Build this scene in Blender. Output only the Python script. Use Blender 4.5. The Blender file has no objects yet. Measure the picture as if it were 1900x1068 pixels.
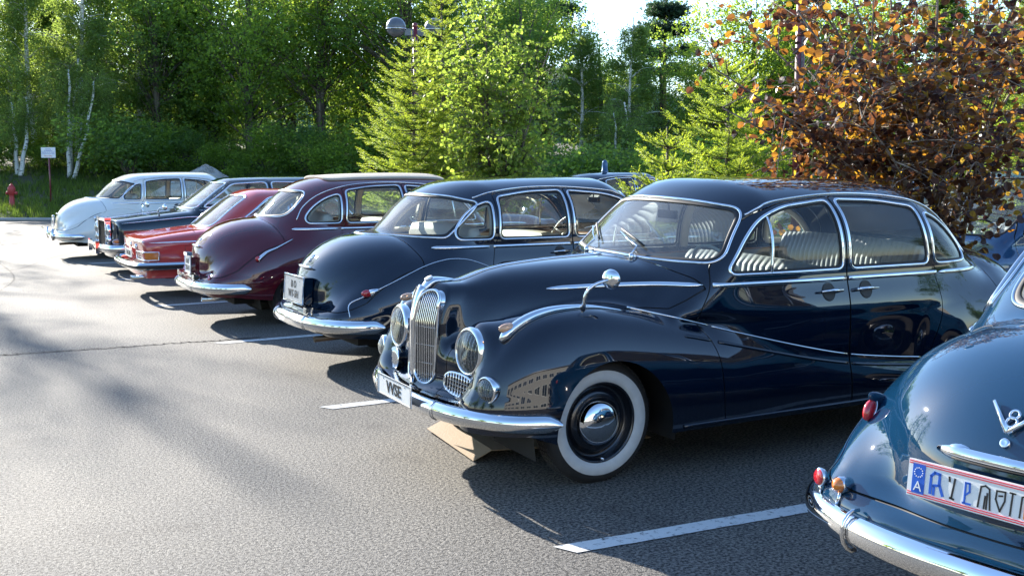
import bpy, math, random
import numpy as np
from mathutils import Vector, Matrix, Quaternion
R = math.radians
scene = bpy.context.scene

# ------------------------------------------------------------------ camera, sky, sun, exposure
CAM_H = 1.68
cam_d = bpy.data.cameras.new('camera')
cam = bpy.data.objects.new('camera', cam_d)
scene.collection.objects.link(cam)
cam_d.sensor_width = 36.0
cam_d.lens = 36.0 * 2000.0 / 1900.0
cam_d.clip_start = 0.05
cam_d.clip_end = 3000.0
cam.location = (0, 0, CAM_H)
YAW = R(28.377); PITCH = R(6.334)
cam.rotation_euler = (R(90) - PITCH, 0, -YAW)
scene.camera = cam

SUN_EL = R(22.0)
SUN_AZ = R(-9.0)          # measured from +Y towards +X
world = bpy.data.worlds.new('World')
scene.world = world
world.use_nodes = True
wn = world.node_tree.nodes; wl = world.node_tree.links
for n in list(wn): wn.remove(n)
wo = wn.new('ShaderNodeOutputWorld'); wb = wn.new('ShaderNodeBackground')
sky = wn.new('ShaderNodeTexSky'); sky.sky_type = 'NISHITA'; sky.sun_disc = False
sky.sun_elevation = SUN_EL; sky.sun_rotation = SUN_AZ
sky.air_density = 1.0; sky.dust_density = 0.3; sky.ozone_density = 3.5
wb.inputs['Strength'].default_value = 0.14
wl.new(sky.outputs['Color'], wb.inputs['Color']); wl.new(wb.outputs['Background'], wo.inputs['Surface'])
sun_d = bpy.data.lights.new('sun', 'SUN'); sun_d.energy = 5.0; sun_d.angle = R(0.5); sun_d.color = (1.0, 0.93, 0.82)
sun = bpy.data.objects.new('sun', sun_d); scene.collection.objects.link(sun)
sdir = Vector((math.sin(SUN_AZ) * math.cos(SUN_EL), math.cos(SUN_AZ) * math.cos(SUN_EL), math.sin(SUN_EL)))
sun.rotation_euler = sdir.to_track_quat('Z', 'Y').to_euler()
scene.view_settings.view_transform = 'Standard'; scene.view_settings.look = 'None'
scene.view_settings.exposure = 1.62; scene.view_settings.gamma = 1.0; scene.view_settings.use_curve_mapping = False
scene.cycles.max_bounces = 8; scene.cycles.transparent_max_bounces = 24
scene.cycles.sample_clamp_indirect = 6.0; scene.cycles.use_denoising = True
scene.cycles.caustics_reflective = False; scene.cycles.caustics_refractive = False

# ------------------------------------------------------------------ materials
def nodes_of(name):
    m = bpy.data.materials.new(name); m.use_nodes = True
    return m, m.node_tree.nodes, m.node_tree.links, m.node_tree.nodes['Principled BSDF']
def simple(name, col, rough=0.5, metal=0.0, spec=0.5, coat=0.0, coatr=0.03, emit=None, trans=0.0, bump=0.0, bscale=200.0, var=0.0, vscale=5.0):
    m, n, l, b = nodes_of(name)
    b.inputs['Base Color'].default_value = (*col, 1); b.inputs['Roughness'].default_value = rough
    b.inputs['Metallic'].default_value = metal; b.inputs['Specular IOR Level'].default_value = spec
    b.inputs['Coat Weight'].default_value = coat; b.inputs['Coat Roughness'].default_value = coatr
    b.inputs['Transmission Weight'].default_value = trans
    if emit: b.inputs['Emission Color'].default_value = (*emit, 1); b.inputs['Emission Strength'].default_value = 1.0
    tc = None
    if bump or var:
        tc = n.new('ShaderNodeTexCoord')
    if bump:
        t = n.new('ShaderNodeTexNoise'); t.inputs['Scale'].default_value = bscale; t.inputs['Detail'].default_value = 4
        bp = n.new('ShaderNodeBump'); bp.inputs['Strength'].default_value = bump; bp.inputs['Distance'].default_value = 0.01
        l.new(tc.outputs['Object'], t.inputs['Vector']); l.new(t.outputs['Fac'], bp.inputs['Height']); l.new(bp.outputs['Normal'], b.inputs['Normal'])
    if var:
        t = n.new('ShaderNodeTexNoise'); t.inputs['Scale'].default_value = vscale; t.inputs['Detail'].default_value = 6
        mx = n.new('ShaderNodeMix'); mx.data_type = 'RGBA'
        mx.inputs['A'].default_value = (*[c * (1 - var) for c in col], 1); mx.inputs['B'].default_value = (*[min(1, c * (1 + var)) for c in col], 1)
        l.new(tc.outputs['Object'], t.inputs['Vector']); l.new(t.outputs['Fac'], mx.inputs['Factor']); l.new(mx.outputs['Result'], b.inputs['Base Color'])
    return m
def paint(name, col, flake=0.0, rough=0.35, dust=0.006):
    # lacquer: coloured base under a clear coat, faint dust film and long-wave orange peel
    m, n, l, b = nodes_of(name)
    b.inputs['Roughness'].default_value = rough; b.inputs['Metallic'].default_value = flake
    b.inputs['Specular IOR Level'].default_value = 0.0
    b.inputs['Coat Weight'].default_value = 1.0; b.inputs['Coat Roughness'].default_value = 0.02; b.inputs['Coat IOR'].default_value = 1.68
    tc = n.new('ShaderNodeTexCoord')
    t = n.new('ShaderNodeTexNoise'); t.inputs['Scale'].default_value = 3.0; t.inputs['Detail'].default_value = 8
    sp = n.new('ShaderNodeTexVoronoi'); sp.inputs['Scale'].default_value = 90.0
    cr = n.new('ShaderNodeValToRGB'); cr.color_ramp.elements[0].position = 0.0; cr.color_ramp.elements[0].color = (1, 1, 1, 1)
    cr.color_ramp.elements[1].position = 0.045; cr.color_ramp.elements[1].color = (0, 0, 0, 1)
    ad = n.new('ShaderNodeMath'); ad.operation = 'MULTIPLY_ADD'; ad.inputs[1].default_value = dust; 
    mu = n.new('ShaderNodeMath'); mu.operation = 'MULTIPLY'; mu.inputs[1].default_value = 0.04
    mx = n.new('ShaderNodeMix'); mx.data_type = 'RGBA'; mx.inputs['A'].default_value = (*col, 1); mx.inputs['B'].default_value = (0.42, 0.40, 0.36, 1)
    l.new(tc.outputs['Object'], t.inputs['Vector']); l.new(tc.outputs['Object'], sp.inputs['Vector'])
    l.new(sp.outputs['Distance'], cr.inputs['Fac']); l.new(cr.outputs['Color'], mu.inputs[0])
    l.new(t.outputs['Fac'], ad.inputs[0]); l.new(mu.outputs[0], ad.inputs[2]); l.new(ad.outputs[0], mx.inputs['Factor'])
    l.new(mx.outputs['Result'], b.inputs['Base Color'])
    t2 = n.new('ShaderNodeTexNoise'); t2.inputs['Scale'].default_value = 6.0; t2.inputs['Detail'].default_value = 1
    bp = n.new('ShaderNodeBump'); bp.inputs['Strength'].default_value = 0.07; bp.inputs['Distance'].default_value = 0.012
    l.new(tc.outputs['Object'], t2.inputs['Vector']); l.new(t2.outputs['Fac'], bp.inputs['Height'])
    l.new(bp.outputs['Normal'], b.inputs['Coat Normal'])
    return m
def glass_mat(name, tint=(0.86, 0.93, 0.92), dirt_glare=0.05, ior=1.6):
    m = bpy.data.materials.new(name); m.use_nodes = True; n = m.node_tree.nodes; l = m.node_tree.links
    for x in list(n): n.remove(x)
    o = n.new('ShaderNodeOutputMaterial'); tr = n.new('ShaderNodeBsdfTransparent'); gl = n.new('ShaderNodeBsdfGlossy')
    tr.inputs['Color'].default_value = (*tint, 1); gl.inputs['Roughness'].default_value = 0.01
    fr = n.new('ShaderNodeFresnel'); fr.inputs['IOR'].default_value = ior
    mx = n.new('ShaderNodeMixShader'); l.new(fr.outputs[0], mx.inputs[0]); l.new(tr.outputs[0], mx.inputs[1]); l.new(gl.outputs[0], mx.inputs[2])
    df = n.new('ShaderNodeBsdfDiffuse'); df.inputs['Color'].default_value = (0.6, 0.62, 0.6, 1)
    tl = n.new('ShaderNodeBsdfTranslucent'); tl.inputs['Color'].default_value = (0.6, 0.62, 0.6, 1)
    dm = n.new('ShaderNodeMixShader'); dm.inputs[0].default_value = 0.5; l.new(df.outputs[0], dm.inputs[1]); l.new(tl.outputs[0], dm.inputs[2])
    tc = n.new('ShaderNodeTexCoord'); ns = n.new('ShaderNodeTexNoise'); ns.inputs['Scale'].default_value = 5; ns.inputs['Detail'].default_value = 9
    mu = n.new('ShaderNodeMath'); mu.operation = 'MULTIPLY'; mu.inputs[1].default_value = dirt_glare * 2  # weight of the pale film: dirt plus any glare put into the glass
    l.new(tc.outputs['Object'], ns.inputs['Vector']); l.new(ns.outputs['Fac'], mu.inputs[0])
    m2 = n.new('ShaderNodeMixShader'); l.new(mu.outputs[0], m2.inputs[0]); l.new(mx.outputs[0], m2.inputs[1]); l.new(dm.outputs[0], m2.inputs[2])
    l.new(m2.outputs[0], o.inputs['Surface'])
    return m
M = {}
M['navy'] = paint('navy_paint', (0.0006, 0.0050, 0.0150))
M['blue'] = paint('midnight_blue_paint', (0.0006, 0.0070, 0.0200))
M['maroon'] = paint('maroon_paint', (0.085, 0.005, 0.012))
M['red'] = paint('red_paint', (0.48, 0.055, 0.048), dust=0.01)
M['ivory'] = paint('ivory_paint', (0.80, 0.78, 0.71), dust=0.01)
M['petrol'] = paint('blue_grey_paint', (0.003, 0.027, 0.066), flake=0.0)
M['green'] = paint('black_green_paint', (0.002, 0.012, 0.020))
M['vanblue'] = paint('van_blue_paint', (0.02, 0.07, 0.16), flake=0.3)
M['silver'] = paint('silver_paint', (0.45, 0.46, 0.46), flake=0.4)
M['chrome'] = simple('chrome', (0.78, 0.79, 0.80), 0.045, 1.0)
M['chrome_dark'] = simple('dark_chrome_bars', (0.22, 0.22, 0.23), 0.2, 1.0)
M['chrome_old'] = simple('worn_chrome', (0.70, 0.71, 0.71), 0.10, 1.0, bump=0.05, bscale=60)
M['rubber'] = simple('tyre_rubber', (0.022, 0.021, 0.020), 0.75, bump=0.4, bscale=120, var=0.35, vscale=14)
M['agedplate'] = simple('aged_plate_enamel', (0.42, 0.44, 0.45), 0.3, var=.3, vscale=30)
M['whitewall'] = simple('whitewall_rubber', (0.60, 0.60, 0.57), 0.6, var=0.14, vscale=22)
M['black'] = simple('black_trim', (0.008, 0.008, 0.009), 0.5)
M['seal'] = simple('rubber_seal', (0.012, 0.012, 0.013), 0.6)
M['under'] = simple('dark_underbody', (0.010, 0.010, 0.010), 0.9)
M['rimblack'] = simple('black_wheel_enamel', (0.006, 0.008, 0.012), 0.25, coat=0.8)
M['glass'] = glass_mat('car_glass', dirt_glare=.035, ior=1.5)
M['screen'] = glass_mat('windscreen_glass', dirt_glare=.13, ior=1.85)  # dust film strengthened so the panes carry a bright hazy glare
M['lampglass'] = glass_mat('lamp_glass', (0.93, 0.95, 0.95), 0.16)  # milky film imitates the grey of sky and ground mirrored in the lens
M['redlens'] = simple('red_lens', (0.62, 0.012, 0.02), 0.12, spec=0.8, coat=1.0, trans=0.25)
M['amber'] = simple('amber_lens', (0.85, 0.24, 0.02), 0.12, spec=0.8, coat=1.0, trans=0.25)
M['peach'] = simple('pale_amber_lens', (0.80, 0.45, 0.25), 0.15, coat=1.0, trans=0.3)
M['seat_grey'] = simple('grey_seat_leather', (0.34, 0.35, 0.36), 0.5, bump=0.1, bscale=300, var=0.12)
M['seat_beige'] = simple('beige_seat_leather', (0.58, 0.50, 0.40), 0.5, bump=0.1, bscale=300, var=0.12)
M['seat_blue'] = simple('blue_seat_cover', (0.02, 0.05, 0.10), 0.7)
M['headliner'] = simple('cream_headliner', (0.62, 0.57, 0.47), 0.9)
M['wood'] = simple('walnut_trim', (0.22, 0.09, 0.035), 0.35, coat=0.6, var=0.4, vscale=9)
M['reflector'] = simple('lamp_reflector', (0.85, 0.87, 0.87), 0.3, 0.25, bump=0.5, bscale=40)
M['white'] = simple('white_enamel', (0.78, 0.78, 0.76), 0.35)
M['plateblue'] = simple('plate_blue', (0.01, 0.10, 0.50), 0.4)
M['platered'] = simple('plate_red', (0.65, 0.02, 0.05), 0.4)
M['ink'] = simple('plate_black', (0.012, 0.012, 0.014), 0.4)
M['canvas'] = simple('beige_canvas', (0.42, 0.38, 0.31), 0.9, bump=0.3, bscale=250)
M['exhaust'] = simple('exhaust_steel', (0.14, 0.10, 0.07), 0.45, 0.8)
M['ivoryplastic'] = simple('ivory_bakelite', (0.62, 0.56, 0.42), 0.3)

# ------------------------------------------------------------------ object helpers
COL = scene.collection
def link_mesh(name, me, mat=None, parent=None, **props):
    o = bpy.data.objects.new(name, me); COL.objects.link(o)
    if mat is not None and not me.materials: me.materials.append(mat)
    if parent is not None: o.parent = parent
    for k, v in props.items(): o[k] = v
    return o
def mesh_np(name, V, F, N=None, smooth=True):
    me = bpy.data.meshes.new(name)
    V = np.asarray(V, np.float32); F = np.asarray(F, np.int32)
    me.vertices.add(len(V)); me.vertices.foreach_set('co', V.ravel())
    k = F.shape[1]
    me.loops.add(F.size); me.loops.foreach_set('vertex_index', F.ravel())
    me.polygons.add(len(F)); me.polygons.foreach_set('loop_start', np.arange(0, F.size, k, dtype=np.int32))
    me.polygons.foreach_set('use_smooth', np.full(len(F), smooth))
    me.update(calc_edges=True); me.validate()
    if N is not None and len(me.vertices) == len(N):
        me.normals_split_custom_set_from_vertices([tuple(n) for n in N])
    return me
class MB:
    """collects small primitives; build() links them as one mesh object"""
    def __init__(s): s.v = []; s.f = []; s.sm = []
    def add(s, V, F, smooth=True):
        b = len(s.v); s.v += [tuple(map(float, p)) for p in V]; s.f += [tuple(b + i for i in f) for f in F]; s.sm += [smooth] * len(F); return s
    def box(s, c, d, rot=None, bev=0.0):
        x, y, z = [k / 2 for k in d]
        P = [Vector((i * x, j * y, k * z)) for k in (-1, 1) for j in (-1, 1) for i in (-1, 1)]
        if rot is not None: P = [rot @ p for p in P]
        P = [p + Vector(c) for p in P]
        return s.add(P, [(0, 2, 3, 1), (4, 5, 7, 6), (0, 1, 5, 4), (2, 6, 7, 3), (0, 4, 6, 2), (1, 3, 7, 5)], False)
    def tube(s, pts, r, n=8, closed=False, cap=True, flat=1.0, up=None):
        pts = [Vector(p) for p in pts]; m = len(pts)
        rr = r if isinstance(r, (list, tuple, np.ndarray)) else [r] * m
        V = []; prev = None
        for i, p in enumerate(pts):
            a = pts[(i - 1) % m] if (closed or i > 0) else p; b = pts[(i + 1) % m] if (closed or i < m - 1) else p
            t = (b - a).normalized() if (b - a).length > 1e-9 else Vector((1, 0, 0))
            if up is not None:
                u = up[i] if isinstance(up, list) else up
                e2 = (Vector(u) - t * t.dot(Vector(u))).normalized(); e1 = t.cross(e2)
            else:
                if prev is None: prev = Vector((0, 0, 1)) if abs(t.z) < 0.9 else Vector((1, 0, 0))
                e2 = (prev - t * t.dot(prev)).normalized(); prev = e2; e1 = t.cross(e2)
            for k in range(n):
                w = 2 * math.pi * k / n
                V.append(p + e1 * (math.cos(w) * rr[i]) + e2 * (math.sin(w) * rr[i] * flat))
        F = []
        for i in range(m if closed else m - 1):
            j = (i + 1) % m
            for k in range(n): F.append((i * n + k, i * n + (k + 1) % n, j * n + (k + 1) % n, j * n + k))
        if cap and not closed: F.append(tuple(range(n - 1, -1, -1))); F.append(tuple((m - 1) * n + k for k in range(n)))
        return s.add(V, F)
    def lathe(s, prof, origin, axis, n=32, close=False):
        """prof: (radius, height along axis)"""
        ax = Vector(axis).normalized(); e1 = ax.orthogonal().normalized(); e2 = ax.cross(e1); o = Vector(origin)
        V = []
        for (r, h) in prof:
            for k in range(n):
                w = 2 * math.pi * k / n; V.append(o + ax * h + (e1 * math.cos(w) + e2 * math.sin(w)) * r)
        F = []; m = len(prof)
        for i in range(m if close else m - 1):
            j = (i + 1) % m
            for k in range(n): F.append((i * n + k, i * n + (k + 1) % n, j * n + (k + 1) % n, j * n + k))
        return s.add(V, F)
    def ball(s, c, r, n=12, m=8, rot=None):
        rx, ry, rz = (r, r, r) if not isinstance(r, (tuple, list)) else r
        V = []; F = []
        for i in range(m + 1):
            th = math.pi * i / m
            for k in range(n):
                ph = 2 * math.pi * k / n
                p = Vector((rx * math.sin(th) * math.cos(ph), ry * math.sin(th) * math.sin(ph), rz * math.cos(th)))
                if rot is not None: p = rot @ p
                V.append(p + Vector(c))
        for i in range(m):
            for k in range(n): F.append((i * n + k, (i + 1) * n + k, (i + 1) * n + (k + 1) % n, i * n + (k + 1) % n))
        return s.add(V, F)
    def me(s, name):
        me = bpy.data.meshes.new(name); me.from_pydata(s.v, [], s.f); me.polygons.foreach_set('use_smooth', s.sm); me.update()
        return me
    def build(s, name, mat, parent=None, **props):
        return link_mesh(name, s.me(name), mat, parent, **props)
def thing(name, label, cat, loc=(0, 0, 0), rz=0.0, group=None):
    o = bpy.data.objects.new(name, None); COL.objects.link(o); o.location = loc; o.rotation_euler = (0, 0, rz)
    o['label'] = label; o['category'] = cat
    if group: o['group'] = group
    o.empty_display_size = 0.2
    return o
def text_mesh(s, size, name='lettering', extrude=0.0008, bold=0.0):
    cu = bpy.data.curves.new('t', 'FONT'); cu.body = s; cu.size = size; cu.extrude = extrude; cu.align_x = 'CENTER'; cu.align_y = 'CENTER'; cu.resolution_u = 3; cu.offset = bold
    o = bpy.data.objects.new('t', cu); COL.objects.link(o)
    dg = bpy.context.evaluated_depsgraph_get()
    me = bpy.data.meshes.new_from_object(o.evaluated_get(dg)); me.name = name
    bpy.data.objects.remove(o); return me
# ------------------------------------------------------------------ implicit car bodies
def pchip(xs, ys):
    xs = np.array(xs, float); ys = np.array(ys, float); h = np.diff(xs); d = np.diff(ys) / h
    m = np.zeros_like(xs); m[0] = d[0]; m[-1] = d[-1]
    for i in range(1, len(xs) - 1):
        if d[i - 1] * d[i] > 0:
            w1 = 2 * h[i] + h[i - 1]; w2 = h[i] + 2 * h[i - 1]; m[i] = (w1 + w2) / (w1 / d[i - 1] + w2 / d[i])
    gx = np.linspace(-2.0, 6.0, 1601)
    q = np.clip(gx, xs[0], xs[-1]); k = np.clip(np.searchsorted(xs, q) - 1, 0, len(xs) - 2)
    t = (q - xs[k]) / h[k]
    gy = (2 * t**3 - 3 * t**2 + 1) * ys[k] + (t**3 - 2 * t**2 + t) * h[k] * m[k] + (-2 * t**3 + 3 * t**2) * ys[k + 1] + (t**3 - t**2) * h[k] * m[k + 1]
    ker = np.hanning(25); ker /= ker.sum()
    gy = np.convolve(np.pad(gy, 12, mode='edge'), ker, 'valid')
    def f(x): return np.interp(x, gx, gy).astype(np.float32)
    return f
def smin(a, b, k):
    h = np.clip(0.5 + 0.5 * (b - a) / k, 0, 1); return b * (1 - h) + a * h - k * h * (1 - h)
def smax(a, b, k): return -smin(-a, -b, k)
def poly_sd(P, pts, rnd=0.0):
    """signed distance of points P (n,2) to polygon pts; rounded by rnd"""
    pts = np.array(pts, float)
    if rnd: # shrink then grow: round the corners
        c = pts.mean(0)
    n = len(pts); d = np.full(len(P), 1e9); ins = np.zeros(len(P), bool)
    for i in range(n):
        a = pts[i]; b = pts[(i + 1) % n]; e = b - a; w = P - a
        t = np.clip((w @ e) / (e @ e), 0, 1)[:, None]
        d = np.minimum(d, ((w - e * t)**2).sum(1))
        c1 = (a[1] > P[:, 1]) != (b[1] > P[:, 1])
        with np.errstate(divide='ignore', invalid='ignore'):
            xc = (b[0] - a[0]) * (P[:, 1] - a[1]) / (b[1] - a[1] + 1e-12) + a[0]
        ins ^= c1 & (P[:, 0] < xc)
    d = np.sqrt(d); return np.where(ins, -d, d)
def smooth_poly(pts, it=3, sharp=()):
    """Chaikin corner cutting"""
    pts = [np.array(p, float) for p in pts]
    for _ in range(it):
        q = []
        n = len(pts)
        for i in range(n):
            a = pts[i]; b = pts[(i + 1) % n]; q += [a * 0.75 + b * 0.25, a * 0.25 + b * 0.75]
        pts = q
    return np.array(pts)
def round_poly(pts, r, seg=5):
    """round each corner of a closed polygon by radius r (clamped to the edges)"""
    pts = [np.array(p, float) for p in pts]; out = []; n = len(pts)
    for i in range(n):
        p = pts[i]; a = pts[i - 1] - p; b = pts[(i + 1) % n] - p; la = np.linalg.norm(a); lb = np.linalg.norm(b)
        ri = r[i] if isinstance(r, (list, tuple)) else r
        k = min(ri, la * 0.48, lb * 0.48); A = p + a / la * k; B = p + b / lb * k
        for t in np.linspace(0, 1, seg): out.append((1 - t)**2 * A + 2 * t * (1 - t) * p + t * t * B)
    return np.array(out)
class Surf:
    __slots__ = ('V', 'N', 'F')
    def __init__(s, V, N, F): s.V = V; s.N = N; s.F = F
    def compact(s):
        u, inv = np.unique(s.F.ravel(), return_inverse=True)
        return Surf(s.V[u], s.N[u], inv.reshape(-1, 3))
    def select(s, mask): return Surf(s.V, s.N, s.F[mask]).compact()
    def cent(s): return s.V[s.F].mean(1)
def grad(fn, V, e=0.003):
    g = np.empty_like(V)
    for k in range(3):
        d = np.zeros(3); d[k] = e
        a = V + d; b = V - d
        g[:, k] = (fn(a[:, 0], a[:, 1], a[:, 2]) - fn(b[:, 0], b[:, 1], b[:, 2])) / (2 * e)
    return g
def surface_nets(fn, lo, hi, h):
    xs = np.arange(lo[0], hi[0], h); ys = np.arange(lo[1], hi[1], h); zs = np.arange(lo[2], hi[2], h)
    X, Y, Z = np.meshgrid(xs.astype(np.float32), ys.astype(np.float32), zs.astype(np.float32), indexing='ij')
    G = fn(X, Y, Z).astype(np.float32); del X, Y, Z
    S = G < 0
    nx, ny, nz = G.shape
    c = np.zeros((nx - 1, ny - 1, nz - 1), np.int8)
    for i in (0, 1):
        for j in (0, 1):
            for k in (0, 1): c += S[i:nx - 1 + i, j:ny - 1 + j, k:nz - 1 + k]
    act = (c > 0) & (c < 8); idx = np.full(c.shape, -1, np.int64); idx[act] = np.arange(act.sum())
    I, J, K = np.nonzero(act)
    acc = np.zeros((len(I), 3)); cnt = np.zeros(len(I))
    for (a, b) in [((0,0,0),(1,0,0)),((0,1,0),(1,1,0)),((0,0,1),(1,0,1)),((0,1,1),(1,1,1)),((0,0,0),(0,1,0)),((1,0,0),(1,1,0)),((0,0,1),(0,1,1)),((1,0,1),(1,1,1)),((0,0,0),(0,0,1)),((1,0,0),(1,0,1)),((0,1,0),(0,1,1)),((1,1,0),(1,1,1))]:
        va = G[I + a[0], J + a[1], K + a[2]]; vb = G[I + b[0], J + b[1], K + b[2]]
        m = (va < 0) != (vb < 0); t = np.where(m, va / np.where(m, va - vb, 1), 0)
        for q in range(3): acc[:, q] += np.where(m, a[q] + t * (b[q] - a[q]), 0)
        cnt += m
    V = np.array(lo)[None] + (np.stack([I, J, K], 1) + acc / cnt[:, None]) * h
    quads = []
    for ax in range(3):
        sl0 = [slice(None)] * 3; sl1 = [slice(None)] * 3; sl0[ax] = slice(0, -1); sl1[ax] = slice(1, None)
        A = S[tuple(sl0)]; B = S[tuple(sl1)]; o1, o2 = [q for q in range(3) if q != ax]
        m = A != B
        P = np.stack(np.nonzero(m), 1)
        ok = (P[:, o1] > 0) & (P[:, o2] > 0) & (P[:, o1] < c.shape[o1]) & (P[:, o2] < c.shape[o2])
        P = P[ok]; s = A[tuple(P.T)]
        def cell(d1, d2):
            Q = P.copy(); Q[:, o1] -= d1; Q[:, o2] -= d2; return idx[tuple(Q.T)]
        q = np.stack([cell(1, 1), cell(0, 1), cell(0, 0), cell(1, 0)], 1)
        flip = ~s if ax != 1 else s
        q[flip] = q[flip][:, ::-1]
        quads.append(q)
    Q = np.concatenate(quads)
    for _ in range(4):
        f = fn(V[:, 0], V[:, 1], V[:, 2]); g = grad(fn, V); n2 = (g * g).sum(1) + 1e-9
        st = (f / n2)[:, None] * g; L = np.linalg.norm(st, axis=1, keepdims=True); st *= np.minimum(1, h * 0.5 / np.maximum(L, 1e-9))
        V = V - st
    N = grad(fn, V); N /= np.linalg.norm(N, axis=1, keepdims=True) + 1e-9
    F = np.concatenate([Q[:, [0, 1, 2]], Q[:, [0, 2, 3]]])
    gn = np.cross(V[F[:, 1]] - V[F[:, 0]], V[F[:, 2]] - V[F[:, 0]]); bad = (gn * N[F].sum(1)).sum(1) < 0
    F[bad] = F[bad][:, ::-1]
    return Surf(V, N, F)
def clip(s, val):
    """returns (inside val<0, outside)"""
    val = np.where(np.abs(val) < 1e-5, 1e-5, val)
    F = s.F; neg = val < 0; k = neg[F].sum(1)
    ins = F[k == 3]; outs = F[k == 0]; mix = F[(k == 1) | (k == 2)]
    if len(mix) == 0: return Surf(s.V, s.N, ins).compact() if len(ins) else Surf(s.V[:0], s.N[:0], ins), Surf(s.V, s.N, outs).compact()
    km = neg[mix].sum(1); lone = np.where((km == 1)[:, None], neg[mix], ~neg[mix]); r = lone.argmax(1)
    T = np.stack([mix[np.arange(len(mix)), (r + q) % 3] for q in range(3)], 1)
    e = np.concatenate([T[:, [0, 1]], T[:, [0, 2]]]); es = np.sort(e, 1)
    u, inv = np.unique(es, axis=0, return_inverse=True); inv = inv.ravel()
    t = val[u[:, 0]] / (val[u[:, 0]] - val[u[:, 1]])
    NV = s.V[u[:, 0]] * (1 - t[:, None]) + s.V[u[:, 1]] * t[:, None]
    NN = s.N[u[:, 0]] * (1 - t[:, None]) + s.N[u[:, 1]] * t[:, None]; NN /= np.linalg.norm(NN, axis=1, keepdims=True) + 1e-9
    b = len(s.V); a1 = inv[:len(T)] + b; a2 = inv[len(T):] + b
    tri = np.stack([T[:, 0], a1, a2], 1); q1 = np.stack([a1, T[:, 1], T[:, 2]], 1); q2 = np.stack([a1, T[:, 2], a2], 1)
    V = np.concatenate([s.V, NV]); N = np.concatenate([s.N, NN]); li = km == 1
    inside = np.concatenate([ins, tri[li], q1[~li], q2[~li]]); outside = np.concatenate([outs, tri[~li], q1[li], q2[li]])
    return Surf(V, N, inside).compact() if len(inside) else Surf(V[:0], N[:0], inside), Surf(V, N, outside).compact()
def loops(s):
    """ordered boundary loops (arrays of vertex indices)"""
    E = np.concatenate([s.F[:, [0, 1]], s.F[:, [1, 2]], s.F[:, [2, 0]]]); es = np.sort(E, 1)
    u, inv, cnt = np.unique(es, axis=0, return_inverse=True, return_counts=True); inv = inv.ravel()
    B = E[cnt[inv] == 1]; nxt = {}
    for a, b in B: nxt.setdefault(int(a), []).append(int(b))
    out = []
    while nxt:
        a = next(iter(nxt)); L = [a]
        while True:
            c = nxt.get(L[-1])
            if not c: break
            b = c.pop()
            if not c: nxt.pop(L[-1], None)
            if b == a: break
            L.append(b)
            if len(L) > 20000: break
        if len(L) > 6: out.append(np.array(L))
    return sorted(out, key=len, reverse=True)
def resample(P, step, closed=True, Q=None):
    A = np.concatenate([P, P[:1]]) if closed else P
    d = np.r_[0, np.cumsum(np.linalg.norm(np.diff(A, axis=0), axis=1))]
    n = max(4, int(d[-1] / step)); t = np.linspace(0, d[-1], n + 1)[:-1] if closed else np.linspace(0, d[-1], n + 1)
    out = np.stack([np.interp(t, d, A[:, k]) for k in range(3)], 1)
    if Q is None: return out
    B = np.concatenate([Q, Q[:1]]) if closed else Q
    o2 = np.stack([np.interp(t, d, B[:, k]) for k in range(3)], 1); o2 /= np.linalg.norm(o2, axis=1, keepdims=True) + 1e-9
    return out, o2
def smooth_path(P, it=4, closed=True):
    for _ in range(it):
        if closed: P = 0.5 * P + 0.25 * (np.roll(P, 1, 0) + np.roll(P, -1, 0))
        else: P[1:-1] = 0.5 * P[1:-1] + 0.25 * (P[:-2] + P[2:])
    return P
def molding(mb, P, N, w, h, closed=True, off=0.0, n=8, taper=False):
    """raised strip of half-width w, height h over path P with surface normals N"""
    m = len(P); V = []; 
    T = (np.roll(P, -1, 0) - np.roll(P, 1, 0)) if closed else np.gradient(P, axis=0)
    T /= np.linalg.norm(T, axis=1, keepdims=True) + 1e-9
    B = np.cross(N, T); B /= np.linalg.norm(B, axis=1, keepdims=True) + 1e-9
    for i in range(m):
        s = 1.0
        if taper:
            u = i / (m - 1); s = max(0.08, min(1, math.sqrt(max(0, u / 0.12)) if u < 0.12 else 1, math.sqrt(max(0, (1 - u) / 0.06)) if u > 0.94 else 1))
        for k in range(n):
            a = 2 * math.pi * k / n
            V.append(P[i] + B[i] * (math.cos(a) * w * s) + N[i] * (off + math.sin(a) * h * s))
    F = []
    for i in range(m if closed else m - 1):
        j = (i + 1) % m
        for k in range(n): F.append((i * n + k, i * n + (k + 1) % n, j * n + (k + 1) % n, j * n + k))
    if not closed: F.append(tuple(range(n - 1, -1, -1))); F.append(tuple((m - 1) * n + k for k in range(n)))
    mb.add(V, F)
def frame_from(surf, mb, w, h, off=0.0, step=0.02, maxn=1, sm=3):
    for L in loops(surf)[:maxn]:
        P, N = resample(surf.V[L], step, True, surf.N[L]); P = smooth_path(P, sm)
        molding(mb, P, N, w, h, True, off)
def body_obj(name, s, mat, parent, off=0.0, **props):
    V = s.V + s.N * off if off else s.V
    return link_mesh(name, mesh_np(name, V, s.F, s.N), mat, parent, **props)
def surf_y(fn, x, z, side=-1, ymax=1.05):
    """y of the body's side surface at (x,z)"""
    x = np.asarray(x, float); z = np.asarray(z, float)
    a = np.zeros_like(x); b = np.full_like(x, ymax)
    # outermost crossing
    ys = np.linspace(ymax, 0, 60); hit = np.full_like(x, 0.0); found = np.zeros(len(x), bool)
    for y in ys:
        f = fn(x, np.full_like(x, y), z) < 0
        new = f & ~found; hit[new] = y; found |= f
    lo = hit; hi = hit + ymax / 59
    for _ in range(20):
        mid = (lo + hi) / 2; f = fn(x, mid, z) < 0; lo = np.where(f, mid, lo); hi = np.where(f, hi, mid)
    P = np.stack([x, lo * (1 if side > 0 else -1), z], 1); N = grad(fn, P); N /= np.linalg.norm(N, axis=1, keepdims=True) + 1e-9
    return P, N
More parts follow.
